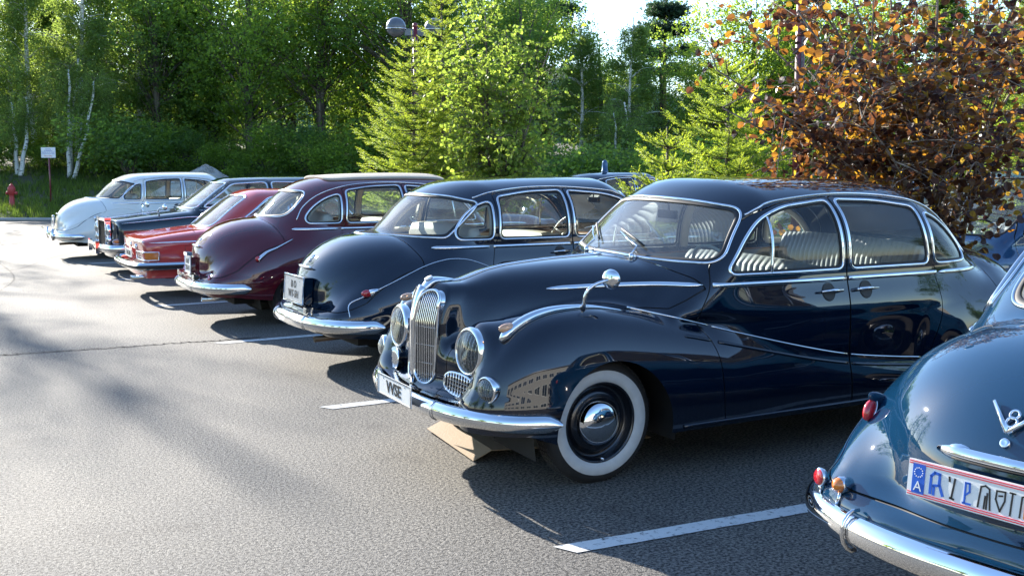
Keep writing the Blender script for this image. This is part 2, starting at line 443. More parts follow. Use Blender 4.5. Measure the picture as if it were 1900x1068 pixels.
def surf_z(fn, x, y, zmax=1.75, zmin=0.2):
    x = np.asarray(x, float); y = np.asarray(y, float); hit = np.full_like(x, zmin); found = np.zeros(len(x), bool)
    for z in np.linspace(zmax, zmin, 80):
        f = fn(x, y, np.full_like(x, z)) < 0; new = f & ~found; hit[new] = z; found |= f
    lo = hit; hi = hit + (zmax - zmin) / 79
    for _ in range(20):
        mid = (lo + hi) / 2; f = fn(x, y, mid) < 0; lo = np.where(f, mid, lo); hi = np.where(f, hi, mid)
    P = np.stack([x, y, lo], 1); N = grad(fn, P); N /= np.linalg.norm(N, axis=1, keepdims=True) + 1e-9
    return P, N
def surf_x(fn, y, z, front=True, xlim=None):
    """x of the front (or tail) surface at (y,z)"""
    y = np.asarray(y, float); z = np.asarray(z, float); a, b = (-1.3, 2.0) if front else (4.6, 1.5)
    if xlim: a, b = xlim
    hit = np.full_like(y, b); found = np.zeros(len(y), bool); xs = np.linspace(a, b, 160)
    for x in xs:
        f = fn(np.full_like(y, x), y, z) < 0; new = f & ~found; hit[new] = x; found |= f
    st = xs[1] - xs[0]; lo = hit; hi = hit - st
    for _ in range(20):
        mid = (lo + hi) / 2; f = fn(mid, y, z) < 0; lo = np.where(f, mid, lo); hi = np.where(f, hi, mid)
    P = np.stack([lo, y, z], 1); N = grad(fn, P); N /= np.linalg.norm(N, axis=1, keepdims=True) + 1e-9
    return P, N
def lin(pts, n=40):
    """dense smooth 2D polyline through points (Catmull-Rom)"""
    p = [np.array(q, float) for q in pts]; p = [2 * p[0] - p[1]] + p + [2 * p[-1] - p[-2]]; out = []
    segs = len(p) - 3; k = max(3, n // segs)
    for i in range(1, len(p) - 2):
        for t in np.linspace(0, 1, k, endpoint=False):
            out.append(0.5 * ((2 * p[i]) + (-p[i - 1] + p[i + 1]) * t + (2 * p[i - 1] - 5 * p[i] + 4 * p[i + 1] - p[i + 2]) * t * t + (-p[i - 1] + 3 * p[i] - 3 * p[i + 1] + p[i + 2]) * t**3))
    out.append(p[-2]); return np.array(out)
# ------------------------------------------------------------------ the rounded six-light saloon (front axle x=0, tail towards +x)
_hw = pchip([-.80, -.5, -.2, .2, .6, 1.0, 1.5, 2.5, 3.0, 3.4, 3.8, 4.1], [.24, .28, .37, .50, .66, .81, .848, .845, .825, .80, .745, .67])
_ht = pchip([-.8, -.62, -.5, -.2, .2, .55, .8, 1.2, 2.8, 3.1, 3.3, 3.6, 4.0], [.985, 1.03, 1.06, 1.105, 1.135, 1.145, 1.13, 1.10, 1.10, 1.115, 1.135, 1.135, 1.12])
_hp = pchip([-.8, .2, 1.0, 2.6, 3.2, 4.0], [2.5, 2.5, 4.0, 4.0, 2.6, 2.3])
_ft = pchip([-.8, -.5, -.3, -.06, .23, .54, .86, 1.32, 1.71, 2.28, 2.9], [.88, .91, .925, .935, .90, .84, .77, .665, .585, .50, .44])
_fw = pchip([-.8, -.3, .2, .8, 1.6, 2.4, 3.0], [.275, .29, .285, .25, .21, .18, .10])
_rt = pchip([2.2, 2.58, 2.73, 2.86, 2.99, 3.18, 3.4, 3.67, 4.0], [.92, .925, .935, .935, .93, .90, .85, .785, .72])
_gt = pchip([.4, .8, 1.0, 1.3, 1.6, 2.0, 2.4, 2.8, 3.2, 3.5], [1.53, 1.56, 1.58, 1.600, 1.605, 1.600, 1.585, 1.545, 1.48, 1.40])
_gw = pchip([.4, .8, 1.3, 2.3, 2.8, 3.2, 3.5], [.74, .77, .795, .795, .775, .74, .70])
def saloon_F(X, Y, Z):
    y = np.abs(Y); x = X; z = Z
    mx = np.maximum
    # centre hull: bonnet, doors, boot
    zm = 0.62; hw = _hw(x); ht = _ht(x); p = _hp(x)
    b = np.where(z > zm, (z - zm) / (ht - zm), (zm - z) / .55)
    a = y / hw
    noz = -0.70 + 0.20 * mx(z - .62, 0)**1.0 + .25 * mx(z - .95, 0)
    cf = mx((noz + .42 - x) / .42, 0); cr = mx((x - 3.24) / .72, 0)
    g = (a**p + np.abs(b)**p + cf**2.6 + cr**2.0)**(1 / p) - 1
    H = g * .42
    # front wing: runs down through the doors
    ft = _ft(x); fw = _fw(x); zl = .30; yc = .885 - fw
    b = np.where(z > zl, (z - zl) / (ft - zl), (zl - z) / .35); a = np.abs(y - yc) / fw
    c = mx((-.15 - x) / (.56 - .10 * mx(y - .6, 0) / .28), 0); c2 = mx((x - 2.3) / .7, 0)
    g = (a**2.5 + np.abs(b)**2.5 + c**2.5 + c2**2.5)**.4 - 1
    Fr = g * .28
    # rear wing
    rt = _rt(x); b = np.where(z > .45, (z - .45) / (rt - .45), (.45 - z) / .4); a = np.abs(y - .60) / .295
    c = mx((2.86 - x) / .52, 0); c2 = mx((x - 3.10) / .79, 0)
    g = (a**2.4 + np.abs(b)**2.4 + c**2.4 + c2**2.4)**(1 / 2.4) - 1
    Rr = g * .28
    # prow that carries the grille: V-shaped in plan
    a = y / .190; b = (z - .72) / .315; g = (a**4 + np.abs(b)**3.2)**.25 - 1
    W = smax(smax(g * .18, ((-.738 + .40 * y + .045 * mx(z - .82, 0) / .2 + .9 * mx(z - .93, 0)**1.5) - x) * .9, .03), x + .25, .1)
    # lamp pod
    a = (y - .450) / .156; b = (z - .722 - .10 * mx(x + .45, 0)) / .150; c = mx((-.45 - x) / .168, 0); c2 = mx((x + .45) / .75, 0)
    g = ((a * a + b * b)**2 + c**5.0 + c2**3.0)**(1 / 4.0) - 1
    P = g * .15
    # front apron
    a = y / .70; b = (z - .54) / .19; c = mx((-.445 + .34 * y * y - x) / .250, 0); c2 = mx((x - .2) / .3, 0)
    g = (a**4 + b**4 + c**5 + c2**4)**.25 - 1
    A = g * .19
    # tail valance
    a = y / (.74 - .25 * mx(x - 3.9, 0)); b = (z - .43) / .13; c = mx((x - 3.55) / .46, 0); c2 = mx((3.2 - x) / .3, 0)
    g = (a**4 + b**4 + c**3 + c2**4)**.25 - 1
    T = g * .13
    a = y / .74; b = (z - .41) / .105; c = mx((-.34 + .34 * y * y - x) / .42, 0); c2 = mx((x + .1) / .3, 0)
    g = (a**4 + b**4 + c**3 + c2**4)**.25 - 1
    B2 = g * .105
    # cabin
    gt = _gt(x); gw = _gw(x); b = mx(z - 1.0, 0) / (gt - 1.0); a = y / gw
    roof = ((a**3.0 + b**3.0)**(1 / 3.0) - 1) * .55
    ws = ((.575 + .42 * y * y) - (x - (z - 1.14) * 1.06)) * .70
    rs = ((x + (z - 1.12) * .98) - (3.255 - .62 * y * y)) * .72
    G = smax(smax(roof, ws, .11), rs, .20)
    G = smax(G, .85 - z, .05)
    f = smin(H, W, .05); f = smin(f, A, .06); f = smin(f, B2, .03); f = smin(f, P, .05); f = smin(f, Fr, .055); f = smin(f, Rr, .085); f = smin(f, T, .04); f = smin(f, G, .055)
    return f
WIN_F = round_poly([(.85, 1.095), (1.00, 1.28), (1.12, 1.385), (1.31, 1.445), (1.69, 1.478), (1.69, 1.095)], [.02, .1, .1, .1, .015, .015])
WIN_R = round_poly([(1.775, 1.095), (1.775, 1.482), (2.10, 1.472), (2.41, 1.43), (2.44, 1.095)], [.015, .015, .1, .02, .015])
WIN_Q = round_poly([(2.52, 1.095), (2.50, 1.395), (2.66, 1.345), (2.80, 1.245), (2.88, 1.15), (2.87, 1.095)], [.03, .03, .08, .08, .05, .03])
WIN_Q2 = round_poly([(2.52, 1.095), (2.50, 1.395), (2.62, 1.36), (2.74, 1.27), (2.825, 1.16), (2.82, 1.095)], [.03, .03, .08, .08, .05, .03])
WS = round_poly([(-.71, 1.155), (-.36, 1.150), (0, 1.165), (.36, 1.150), (.71, 1.155), (.60, 1.435), (.30, 1.465), (0, 1.472), (-.30, 1.465), (-.60, 1.435)], [.07, .2, .2, .2, .07, .07, .1, .1, .1, .07])
RW_SMALL = round_poly([(-.52, 1.165), (0, 1.155), (.52, 1.165), (.47, 1.415), (0, 1.435), (-.47, 1.415)], [.09, .3, .09, .09, .3, .09])
RW_WIDE = round_poly([(-.74, 1.115), (0, 1.125), (.74, 1.115), (.76, 1.25), (.70, 1.375), (.45, 1.435), (0, 1.455), (-.45, 1.435), (-.70, 1.375), (-.76, 1.25)], [.05, .3, .05, .08, .08, .1, .3, .1, .08, .08])
DOOR_F = round_poly([(.76, 1.12), (.72, .99), (.63, .85), (.71, .72), (.735, .62), (.75, .29), (1.73, .29), (1.73, 1.505), (1.30, 1.475), (1.07, 1.41), (.93, 1.31)], [.03, .05, .1, .05, .03, .02, .02, .02, .1, .1, .1])
DOOR_R = round_poly([(1.735, .29), (2.33, .29), (2.44, .55), (2.56, .80), (2.50, 1.05), (2.465, 1.10), (2.455, 1.46), (2.10, 1.50), (1.735, 1.505)], [.01, .02, .15, .1, .03, .01, .02, .1, .02])
LID = round_poly([(3.06, 1.5), (3.06, .875), (3.26, .79), (3.53, .67), (3.72, .585), (3.84, .535), (4.5, .52), (4.5, 1.5)], [0.01, .12, .1, .1, .1, .1, .01, .01])
_base = {}
def saloon_base(h):
    if h not in _base:
        s = surface_nets(saloon_F, (-.95, -1.02, .16), (4.25, 1.03, 1.70), h)
        zl = .26 + .07 * np.clip((s.V[:, 0] - 3.1) / .6, 0, 1) + .07 * np.clip((-.28 - s.V[:, 0]) / .2, 0, 1)
        _, s = clip(s, s.V[:, 2] - zl)
        side = np.abs(s.V[:, 1]) > .45
        d1 = np.hypot(s.V[:, 0] - .02, (s.V[:, 2] - .315)) - .365
        d1 = np.where(side, d1, .2)
        _, s = clip(s, d1)
        d2 = np.maximum(np.hypot((s.V[:, 0] - 2.98) / 1.12, s.V[:, 2] - .27) - .31, -9)
        d2 = np.where(np.abs(s.V[:, 1]) > .45, d2, .2)
        _, s = clip(s, d2)
        # drop inner shells left below
        _base[h] = s
    return _base[h]
def sidep(s, poly): return poly_sd(s.V[:, [0, 2]], poly)
def lathe_n(mb, prof, o, ax, n=40): mb.lathe(prof, o, ax, n)
def wheel(root, x, y, side, whitewall=True, turn=0.0, r=.335, cap=.13):
    o = bpy.data.objects.new('wheel', None); COL.objects.link(o); o.parent = root; o.location = (x, y, r - .004); o.rotation_euler = (0, 0, turn)
    ax = (0, side, 0); w = .078; k = r / .335
    t = MB(); t.lathe([(.215 * k, -w), (.24 * k, -w * 1.05), (.30 * k, -w), (.322 * k, -w * .8), (r, -w * .55), (r + .001, 0), (r, w * .55), (.322 * k, w * .8), (.30 * k, w), (.285 * k, w * 1.04)], (0, 0, 0), ax, 72)
    # tread blocks
    for i in range(72):
        a = 2 * math.pi * i / 72
        for q in (-.036, -.012, .012, .036):
            c = Vector((math.cos(a) * (r + .001), q, math.sin(a) * (r + .001))); rt = Matrix.Rotation(-a, 3, 'Y')
            t.box(c, (.006, .018, .021), rt)
    t.build('tyre', M['rubber'], o)
    prof = [(.285 * k, w * 1.04), (.27 * k, w * 1.10), (.245 * k, w * 1.08), (.225 * k, w * .98), (.218 * k, w * .86)]
    ww = MB(); ww.lathe(prof, (0, 0, 0), ax, 72); ww.build('whitewall' if whitewall else 'tyre_sidewall', M['whitewall'] if whitewall else M['rubber'], o)
    rm = MB(); rm.lathe([(.222 * k, w * .9), (.215 * k, w * .95), (.208 * k, w * .8), (.200 * k, w * .2), (.178 * k, w * .1), (.172 * k, w * .35), (.150 * k, w * .55), (.12 * k, w * .5), (.0, w * .5)], (0, 0, 0), ax, 72); rm.build('rim', M['rimblack'], o)
    hc = MB(); cr = cap * k
    hc.lathe([(cr, w * .55), (cr + .003, w * .62), (cr - .006, w * .72), (cr * .90, w * .95), (cr * .72, w * 1.18), (cr * .45, w * 1.34), (cr * .2, w * 1.39), (0.0005, w * 1.40)], (0, 0, 0), ax, 64); hc.build('hubcap', M['chrome'], o)
    vs = MB(); vs.tube([(.0, side * w * .8, -.19 * k), (.01, side * w * 1.15, -.197 * k)], .006); vs.build('valve', M['chrome'], o)
    return o
def wheelhouse(root, x, side, yin=.35):
    b = MB(); n = 20; V = []
    for q, yy in ((0, yin), (1, .80)):
        for i in range(n + 1):
            a = math.pi * (-.08 + 1.16 * i / n); V.append((x + math.cos(a) * .46, side * yy, .30 + math.sin(a) * .46 * (1 if q == 0 else 1)))
    F = [(i, i + 1, n + 2 + i, n + 1 + i) for i in range(n)]
    V.append((x, side * yin, .30)); F += [(i, i + 1, 2 * n + 2) for i in range(n)]
    b.add(V, F); return b.build('wheel_housing', M['under'], root)
def seat(root, x0, zc, w, face, mat, pleats=26, h=.52, name='seat'):
    """bench seat: backrest with vertical pleats plus cushion; face=-1 looks to the nose"""
    n = pleats * 6; V = []; F = []
    prof = [(0.0, 0.0), (-.07, .0), (-.115, .10), (-.12, .28), (-.10, .44), (-.04, h), (.03, h - .01), (.06, h - .08), (.07, .0)]
    for i in range(n + 1):
        u = -1 + 2 * i / n; yy = u * w
        edge = max(0, abs(u) - .90) / .10
        pl = abs(math.sin(math.pi * pleats * (u + 1) / 2))**.5 * .014
        for (px, pz) in prof:
            k = 1 if px < 0 and pz > 0.02 else 0
            V.append((x0 + (px - pl * k) * -face * -1 * (1 - .3 * edge**2), yy, zc + pz * (1 - .14 * edge**2 - .05 * u * u)))
    m = len(prof)
    for i in range(n):
        for j in range(m - 1): F.append((i * m + j, i * m + j + 1, (i + 1) * m + j + 1, (i + 1) * m + j))
    F.append(tuple(range(m))); F.append(tuple(n * m + q for q in range(m - 1, -1, -1)))
    sb = MB(); sb.add(V, F); o = sb.build(name, mat, root)
    cu = MB(); n = 14; V = []; F = []
    prof = [(.0, -.1), (.0, .02), (-.10, .05), (-.35, .045), (-.50, .02), (-.52, -.1)]
    for i in range(n + 1):
        u = -1 + 2 * i / n
        for (px, pz) in prof: V.append((x0 - .08 + px, u * w, zc + pz - .02 * u**4))
    m = len(prof)
    for i in range(n):
        for j in range(m - 1): F.append((i * m + j, i * m + j + 1, (i + 1) * m + j + 1, (i + 1) * m + j))
    F.append(tuple(range(m))); F.append(tuple(n * m + q for q in range(m - 1, -1, -1)))
    cu.add(V, F); cu.build('cushion', mat, o)
    return o
def plate(root, c, rot, w, h, text, style='old', size=None, mat_bg=None, parent=None):
    """number plate, rot = 3x3 with columns (right, up, normal)"""
    p = MB(); p.box((0, 0, 0), (w, h, .006)); o = p.build('number_plate', M['white'] if mat_bg is None else mat_bg, root)
    o.matrix_local = Matrix.Translation(c) @ rot.to_4x4()
    b = MB(); e = .006
    for (cx, cy, dx, dy) in ((0, h / 2 - e / 2, w, e), (0, -h / 2 + e / 2, w, e), (-w / 2 + e / 2, 0, e, h - 2 * e - .001), (w / 2 - e / 2, 0, e, h - 2 * e - .001)): b.box((cx, cy, .0045), (dx, dy, .003))
    b.build('plate_border', M['chrome_old'] if style == 'old' else M['ink'], o)
    sc_ = MB()
    for sx in (-.32, .32): sc_.lathe([(.006, .0), (.005, .002), (.0005, .0025)], (sx * w, h * .36, .003), (0, 0, 1), 10)
    sc_.build('plate_screws', M['chrome_old'], o)
    lines = text if isinstance(text, list) else [text]
    for i, tx in enumerate(lines):
        s = size or h * .8 / len(lines)
        me = text_mesh(tx, s, bold=s * .022); lt = link_mesh('lettering', me, M['ink'], o)
        lt.location = ((.0), (len(lines) - 1) * .5 * s * .95 - i * s * .95 - s * .02, .0045)
        bw = max(v.co.x for v in me.vertices) - min(v.co.x for v in me.vertices) if len(me.vertices) else 1
        k = min(1.0, (w * .80 if i == 0 or True else w) / bw); lt.scale = (k, 1, 1)
    return o
ROT_FRONT = Matrix(((0, 0, -1), (-1, 0, 0), (0, 1, 0)))   # columns right=-y, up=z, normal=-x
ROT_TAIL = Matrix(((0, 0, 1), (1, 0, 0), (0, 1, 0)))      # columns right=+y, up=z, normal=+x
def bumper(root, pts, z, name='bumper', w=.058, h=.030, joints=()):
    P2 = lin(pts, 90); P2 = np.concatenate([P2[::-1] * [1, -1], P2[1:]]) if pts[0][1] == 0 else P2
    P = np.c_[P2[:, 0], P2[:, 1], np.full(len(P2), z)]
    P = resample(P, .03, False)
    T = np.gradient(P, axis=0); T /= np.linalg.norm(T, axis=1, keepdims=True)
    up = np.array([0, 0, 1.0]); N = np.cross(T, up); cen = P.mean(0)
    sgn = np.sign(((P - np.array([P[:, 0].mean() * .3 + 1.2, 0, z])) * N).sum(1, keepdims=True)); N = N * np.where(sgn == 0, 1, sgn)
    prof = [(-.022, -1.0), (-.004, -1.03), (.012, -.86), (.026, -.55), (.032, -.15), (.031, .2), (.026, .55), (.012, .86), (-.004, 1.03), (-.022, 1.0)]
    n = len(P); V = []
    for i in range(n):
        u = min(i, n - 1 - i) * .03; s = min(1, math.sqrt(max(.05, u / .07)))
        for (a, b) in prof: V.append(P[i] + N[i] * a + up * b * w * s)
    m = len(prof); F = []
    for i in range(n - 1):
        for j in range(m): F.append((i * m + j, i * m + (j + 1) % m, (i + 1) * m + (j + 1) % m, (i + 1) * m + j))
    F.append(tuple(range(m))); F.append(tuple((n - 1) * m + q for q in range(m - 1, -1, -1)))
    b = MB(); b.add(V, F); o = b.build(name, M['chrome'], root)
    for jy in joints:
        i = int(np.abs(P[:, 1] - jy).argmin()); jb = MB()
        q = [P[i] + N[i] * (a * 1.15 + .003) + up * bb * w * 1.03 for (a, bb) in prof]
        jb.tube(q, .004, 6); jb.build('bumper_joint', M['chrome'], o)
    return o, P, N
def inboard(mb_list): pass
def mirror_ball(root, base, head, r=.051):
    o = MB(); b = Vector(base); h = Vector(head); mid = b.lerp(h, .75) + Vector((-.035, 0, .015))
    o.tube([tuple(b + (h - b) * t + Vector((-.05, 0, .03)) * math.sin(t * math.pi)) for t in np.linspace(0, 1, 9)], [.013 - .006 * t for t in np.linspace(0, 1, 9)], 10)
    m = o.build('wing_mirror', M['chrome'], root)
    f = MB(); 
    f.lathe([(0.0005, -.016), (r * .5, -.014), (r * .88, -.008), (r, .0), (r + .003, .006), (r, .010)], h, (1, .62, 0), 40); f.build('mirror_shell', M['chrome'], m)
    g = MB(); g.lathe([(r * .97, .008), (0.0005, .008)], h, (1, .62, 0), 40); g.build('mirror_glass', M['chrome_old'], m)
    return m
def big_(nm): return nm in ('windscreen', 'rear_window')
def make_saloon(root, mat, seat_mat, h=.022, rear='small', detail_front=True, detail_tail=True, interior=True, chrome_quarter=True, lid_line=True, side_glass_vent=True, doors_all=True, ww=False):
    s = saloon_base(h); fn = saloon_F
    glass = {}
    X = s.V[:, 0]
    # windscreen and backlight
    d = np.where(s.V[:, 0] < 1.35, poly_sd(s.V[:, [1, 2]], WS), .2); d = np.where(s.N[:, 0] < -.25, d, np.maximum(d, .01)); g, s = clip(s, d); glass['windscreen'] = [g]
    d = np.where(s.V[:, 0] > 2.3, poly_sd(s.V[:, [1, 2]], RW_SMALL if rear == 'small' else RW_WIDE), .2)
    d = np.where(s.N[:, 0] > (.12 if rear == 'small' else .10), d, np.maximum(d, .01)) if rear == 'small' else np.maximum(d, .65 * ((2.925 - 1.12 * (s.V[:, 2] - 1.1)) - s.V[:, 0]))
    g, s = clip(s, d); glass['rear_window'] = [g]
    for nm, poly in (('front_door_glass', WIN_F), ('rear_door_glass', WIN_R), ('quarter_glass', WIN_Q if rear == 'small' else WIN_Q2)):
        d = np.where(np.abs(s.V[:, 1]) > .3, sidep(s, poly), .2); g, s = clip(s, d)
        c = g.cent()[:, 1]; glass[nm] = [g.select(c < 0), g.select(c > 0)]
    # boot lid
    d = sidep(s, LID); d = np.where(s.V[:, 0] > 3.0, d, .2)
    top = 1.115 - s.V[:, 2]; # keep below the backlight base
    cowl = (s.V[:, 0] + (s.V[:, 2] - 1.12) * .98) - (3.285 - .62 * s.V[:, 1]**2)
    d = np.maximum(d, .028 - cowl); d = np.maximum(d, np.abs(s.V[:, 1]) - .80)
    lid, _ = clip(s, d + .003); _, s = clip(s, d - .003)
    # bonnet
    yv = np.interp(s.V[:, 0], [-.8, -.5, -.2, .2, .6, .8], [.235, .28, .40, .55, .70, .76])
    cw = s.V[:, 0] - (.545 + .30 * s.V[:, 1]**2) + 0.0
    d = np.maximum.reduce([cw, np.abs(s.V[:, 1]) - yv, .90 - s.V[:, 2] - np.clip(-s.V[:, 0], 0, 1) * .62])
    bonnet, _ = clip(s, d + .0025); _, s = clip(s, d - .0025)
    doors = []
    for sd in (-1, 1):
        for nm, poly in (('front_door', DOOR_F), ('rear_door', DOOR_R)):
            d = np.where(s.V[:, 1] * sd > .3, sidep(s, poly), .2)
            dr, _ = clip(s, d + .003); _, s = clip(s, d - .003)
            doors.append((nm, sd, dr))
    if not len(s.F): raise RuntimeError
    body = body_obj('body', s, mat, root)
    body_obj('boot_lid', lid, mat, root); bo = body_obj('bonnet', bonnet, mat, root)
    dobj = {}
    for nm, sd, dr in doors: dobj[(nm, sd)] = body_obj(nm, dr, mat, root)
    # dark seals behind the shut lines
    sl = MB()
    for nm, sd, dr in doors:
        for L in loops(dr)[:1]:
            P, N = resample(dr.V[L], .03, True, dr.N[L]); molding(sl, P, N, .012, .004, True, -.012, 6)
    for pc in (lid, bonnet):
        for L in loops(pc)[:1]:
            P, N = resample(pc.V[L], .03, True, pc.N[L]); molding(sl, P, N, .012, .004, True, -.012, 6)
    sl.build('door_seals', M['seal'], root)
    # glazing with chrome frames
    for nm, lst in glass.items():
        for gs in lst:
            if len(gs.F) == 0: continue
            sd = 1 if gs.V[:, 1].mean() > .05 else -1
            par = root
            if nm == 'front_door_glass': par = dobj[('front_door', sd)]
            if nm == 'rear_door_glass': par = dobj[('rear_door', sd)]
            go = body_obj(nm, gs, M['screen'] if big_(nm) and not (detail_front and nm == 'rear_window') else M['glass'], par, off=-.006)
            big = nm in ('windscreen', 'rear_window')
            rb = MB(); frame_from(gs, rb, .019 if big else .009, .007, -.004, step=.018); rb.build('window_rubber', M['seal'], par if par is not root else root)
            cf = MB(); L = loops(gs)[0]; P, N = resample(gs.V[L], .018, True, gs.N[L]); P = smooth_path(P, 1)
            Tn = np.roll(P, -1, 0) - np.roll(P, 1, 0); Tn /= np.linalg.norm(Tn, axis=1, keepdims=True) + 1e-9; Bn = np.cross(N, Tn)
            ctr = P.mean(0); sg = np.sign(((P - ctr) * Bn).sum(1)).mean(); sg = 1 if sg >= 0 else -1
            offd = .016 if big else .013
            molding(cf, P + Bn * sg * offd, N, .009 if big else .0105, .009, True, .0, 8)
            cf.build('window_frame', M['chrome'], par if par is not root else root)
    # drip rail
    for sd in (-1, 1):
        q = lin([(1.06, 1.405), (1.15, 1.445), (1.28, 1.482), (1.72, 1.515), (2.10, 1.512), (2.44, 1.475)] + ([(2.70, 1.39), (2.88, 1.26), (2.97, 1.12)] if rear == 'small' else [(2.62, 1.425)]), 70)
        P, N = surf_y(fn, q[:, 0], q[:, 1], sd); P = smooth_path(P, 3, False); mb = MB(); molding(mb, P, N, .006, .008, False, .003, 8); mb.build('drip_rail', M['chrome'], root)
        # belt trim in three pieces
        for nm, a, b, par in (('belt_trim', -.08, .70, root), ('belt_trim', .745, 1.72, dobj[('front_door', sd)]), ('belt_trim', 1.745, 2.52, dobj[('rear_door', sd)]), ('belt_trim', 2.545, 3.04, root)):
            xx = np.linspace(a, b, 30); zz = 1.0 + .028 * np.clip((xx + .1) / .8, 0, 1) - .002 * np.clip(xx - 1, 0, 9)
            P, N = surf_y(fn, xx, zz, sd); mb = MB(); molding(mb, P, N, .015, .008, False, .002, 8, taper=(a < 0 or b > 3)); mb.build(nm, M['chrome'], par)
        # swage beads where the wing runs through the doors
        for (k_, q_, w_, m_) in ((0, [(.30, .905), (.60, .835), (.86, .765), (1.32, .655), (1.71, .575), (2.10, .525), (2.36, .50)], .0055, M['chrome']), (1, [(.52, .765), (.62, .745), (1.0, .66), (1.40, .575), (1.75, .515), (2.10, .475), (2.34, .455)], .010, mat)):
            q = lin(q_, 60); P, N = surf_y(fn, q[:, 0], q[:, 1], sd); P = smooth_path(P, 2, False)
            for a_, b_, par in ((-9, .722, root), (.722, 1.727, dobj[('front_door', sd)]), (1.737, 9, dobj[('rear_door', sd)])):
                mk = (P[:, 0] >= a_) & (P[:, 0] < b_)
                if mk.sum() > 3: mb = MB(); molding(mb, P[mk], N[mk], w_, .006, False, .001, 8, taper=(a_ < 0 and k_ == 1)); mb.build('swage_bead', m_, par)
        # sill strip
        xx = np.linspace(.46, 2.42, 30); P, N = surf_y(fn, xx, np.full(30, .285), sd); mb = MB(); molding(mb, P, N, .012, .010, False, .002, 8); mb.build('sill_strip', mat, root)
        # handles
        if doors_all:
            for hx, dr_, nm in ((1.575, -1, 'front_door'), (1.865, 1, 'rear_door')):
                P, N = surf_y(fn, np.array([hx, hx + dr_ * .10, hx + dr_ * .02]), np.array([.955, .955, .955]), sd)
                mb = MB(); off = N[0] * .035
                pts = [tuple(P[0] + [-.06 * dr_, 0, 0] * 1 + N[0] * .012) if False else tuple(np.array([hx - dr_ * .075, P[0][1], .955]) + N[0] * .03), tuple(np.array([hx, P[0][1], .957]) + N[0] * .036), tuple(np.array([hx + dr_ * .09, P[1][1], .955]) + N[0] * .028)]
                mb.tube(pts, [.011, .010, .006], 10); mb.tube([tuple(np.array([hx - dr_ * .065, P[0][1], .955]) - N[0] * .01), tuple(np.array([hx - dr_ * .065, P[0][1], .955]) + N[0] * .03)], .012, 10)
                mb.tube([tuple(np.array([hx + dr_ * .07, P[1][1], .955]) - N[0] * .01), tuple(np.array([hx + dr_ * .07, P[1][1], .955]) + N[0] * .03)], .007, 8)
                ho = mb.build('door_handle', M['chrome'], dobj[(nm, sd)])
                rc = MB(); c = P[0] + np.array([dr_ * .01, 0, 0]); rc.lathe([(.058, -.002), (.052, .003), (.045, -.004)], c, N[0], 28); rc.lathe([(.048, .002), (.0005, .0015)], c, N[0], 24); rc.build('handle_dish', M['black'], dobj[(nm, sd)])
        # arch lips
        wheelhouse(root, 0.02, sd); wheelhouse(root, 2.98, sd, .40)
    for L in loops(s):
        P = s.V[L]; m = P.mean(0)
        if len(L) > 40 and abs(m[1]) > .5 and m[2] < .75: pass
    # wheels
    for x, sd, tn in ((.0, -1, 0), (0., 1, 0), (2.98, -1, 0), (2.98, 1, 0)): wheel(root, x, sd * (.685 if x < 1 else .67), sd, ww)
    ub = MB(); ub.box((1.7, 0, .30), (3.9, 1.10, .14)); ub.box((1.5, 0, .285), (1.9, 1.56, .04)); ub.box((-.2, 0, .46), (.5, 1.0, .16)); ub.box((3.55, 0, .45), (.5, 1.2, .15)); ub.build('underbody', M['under'], root)
    # interior
    if interior:
        fl = MB(); fl.box((1.9, 0, .42), (2.6, 1.5, .04)); fl.box((.72, 0, .80), (.06, 1.15, .38)); fl.box((2.96, 0, .78), (.06, 1.2, .45)); fl.build('cabin_floor', M['under'], root)
        sh = MB(); sh.add([(2.84, -.66, 1.06), (2.84, .66, 1.06), (3.04, .52, 1.075), (3.16, .2, 1.08), (3.16, -.2, 1.08), (3.04, -.52, 1.075), (2.84, -.66, 1.03), (2.84, .66, 1.03)], [(0, 5, 4, 3, 2, 1), (0, 1, 7, 6)], False); sh.build('parcel_shelf', M['seat_grey'] if seat_mat is not M['seat_beige'] else seat_mat, root)
        seat(root, 2.62, .62, .66, 1, seat_mat, 30, .58, 'rear_seat'); seat(root, 1.72, .60, .66, 1, seat_mat, 24, .50, 'front_seat')
        d_ = MB(); d_.tube([(.92, -.56, .96), (.90, 0, .99), (.92, .56, .96)], .075, 14, up=Vector((0, 0, 1))); dd = d_.build('dashboard', M['wood'], root)
        dt = MB(); dt.add([(.68, -.38, 1.085), (.68, .38, 1.085), (.93, .60, 1.055), (.93, -.60, 1.055)], [(0, 1, 2, 3)], False); dt.build('dashboard_top', M['black'], dd)
        for sd in (-1, 1):
            cp = MB(); xx = np.linspace(.85, 2.9, 24); P, N = surf_y(fn, xx, np.full(24, 1.04), sd); molding(cp, P - N * .05, N, .022, .018, False, 0, 8); cp.build('door_capping', M['wood'], root)
            # door card
            V = []; 
            for zz in (.35, 1.04):
                P, N = surf_y(fn, xx, np.full(24, max(zz, .9)), sd); V += [tuple((p[0], p[1] - sd * .07, zz)) for p in P]
            dc = MB(); dc.add(V, [(i, i + 1, 25 + i, 24 + i) for i in range(23)]); dc.build('door_card', seat_mat, root)
            # inner pillars and window surrounds
            ip = MB(); P, N = surf_y(fn, np.full(8, 1.735), np.linspace(1.08, 1.50, 8), sd); molding(ip, P - N * .030, N, .040, .014, False, 0, 8); ip.build('inner_pillar', M['headliner'], root)
            gq = glass['quarter_glass'][0 if sd < 0 else 1]; iq = MB(); L = loops(gq)[0]; P, N = resample(gq.V[L], .02, True, gq.N[L]); molding(iq, P - N * .03, N, .022, .012, True, 0, 8); iq.build('inner_window_trim', M['headliner'], root)
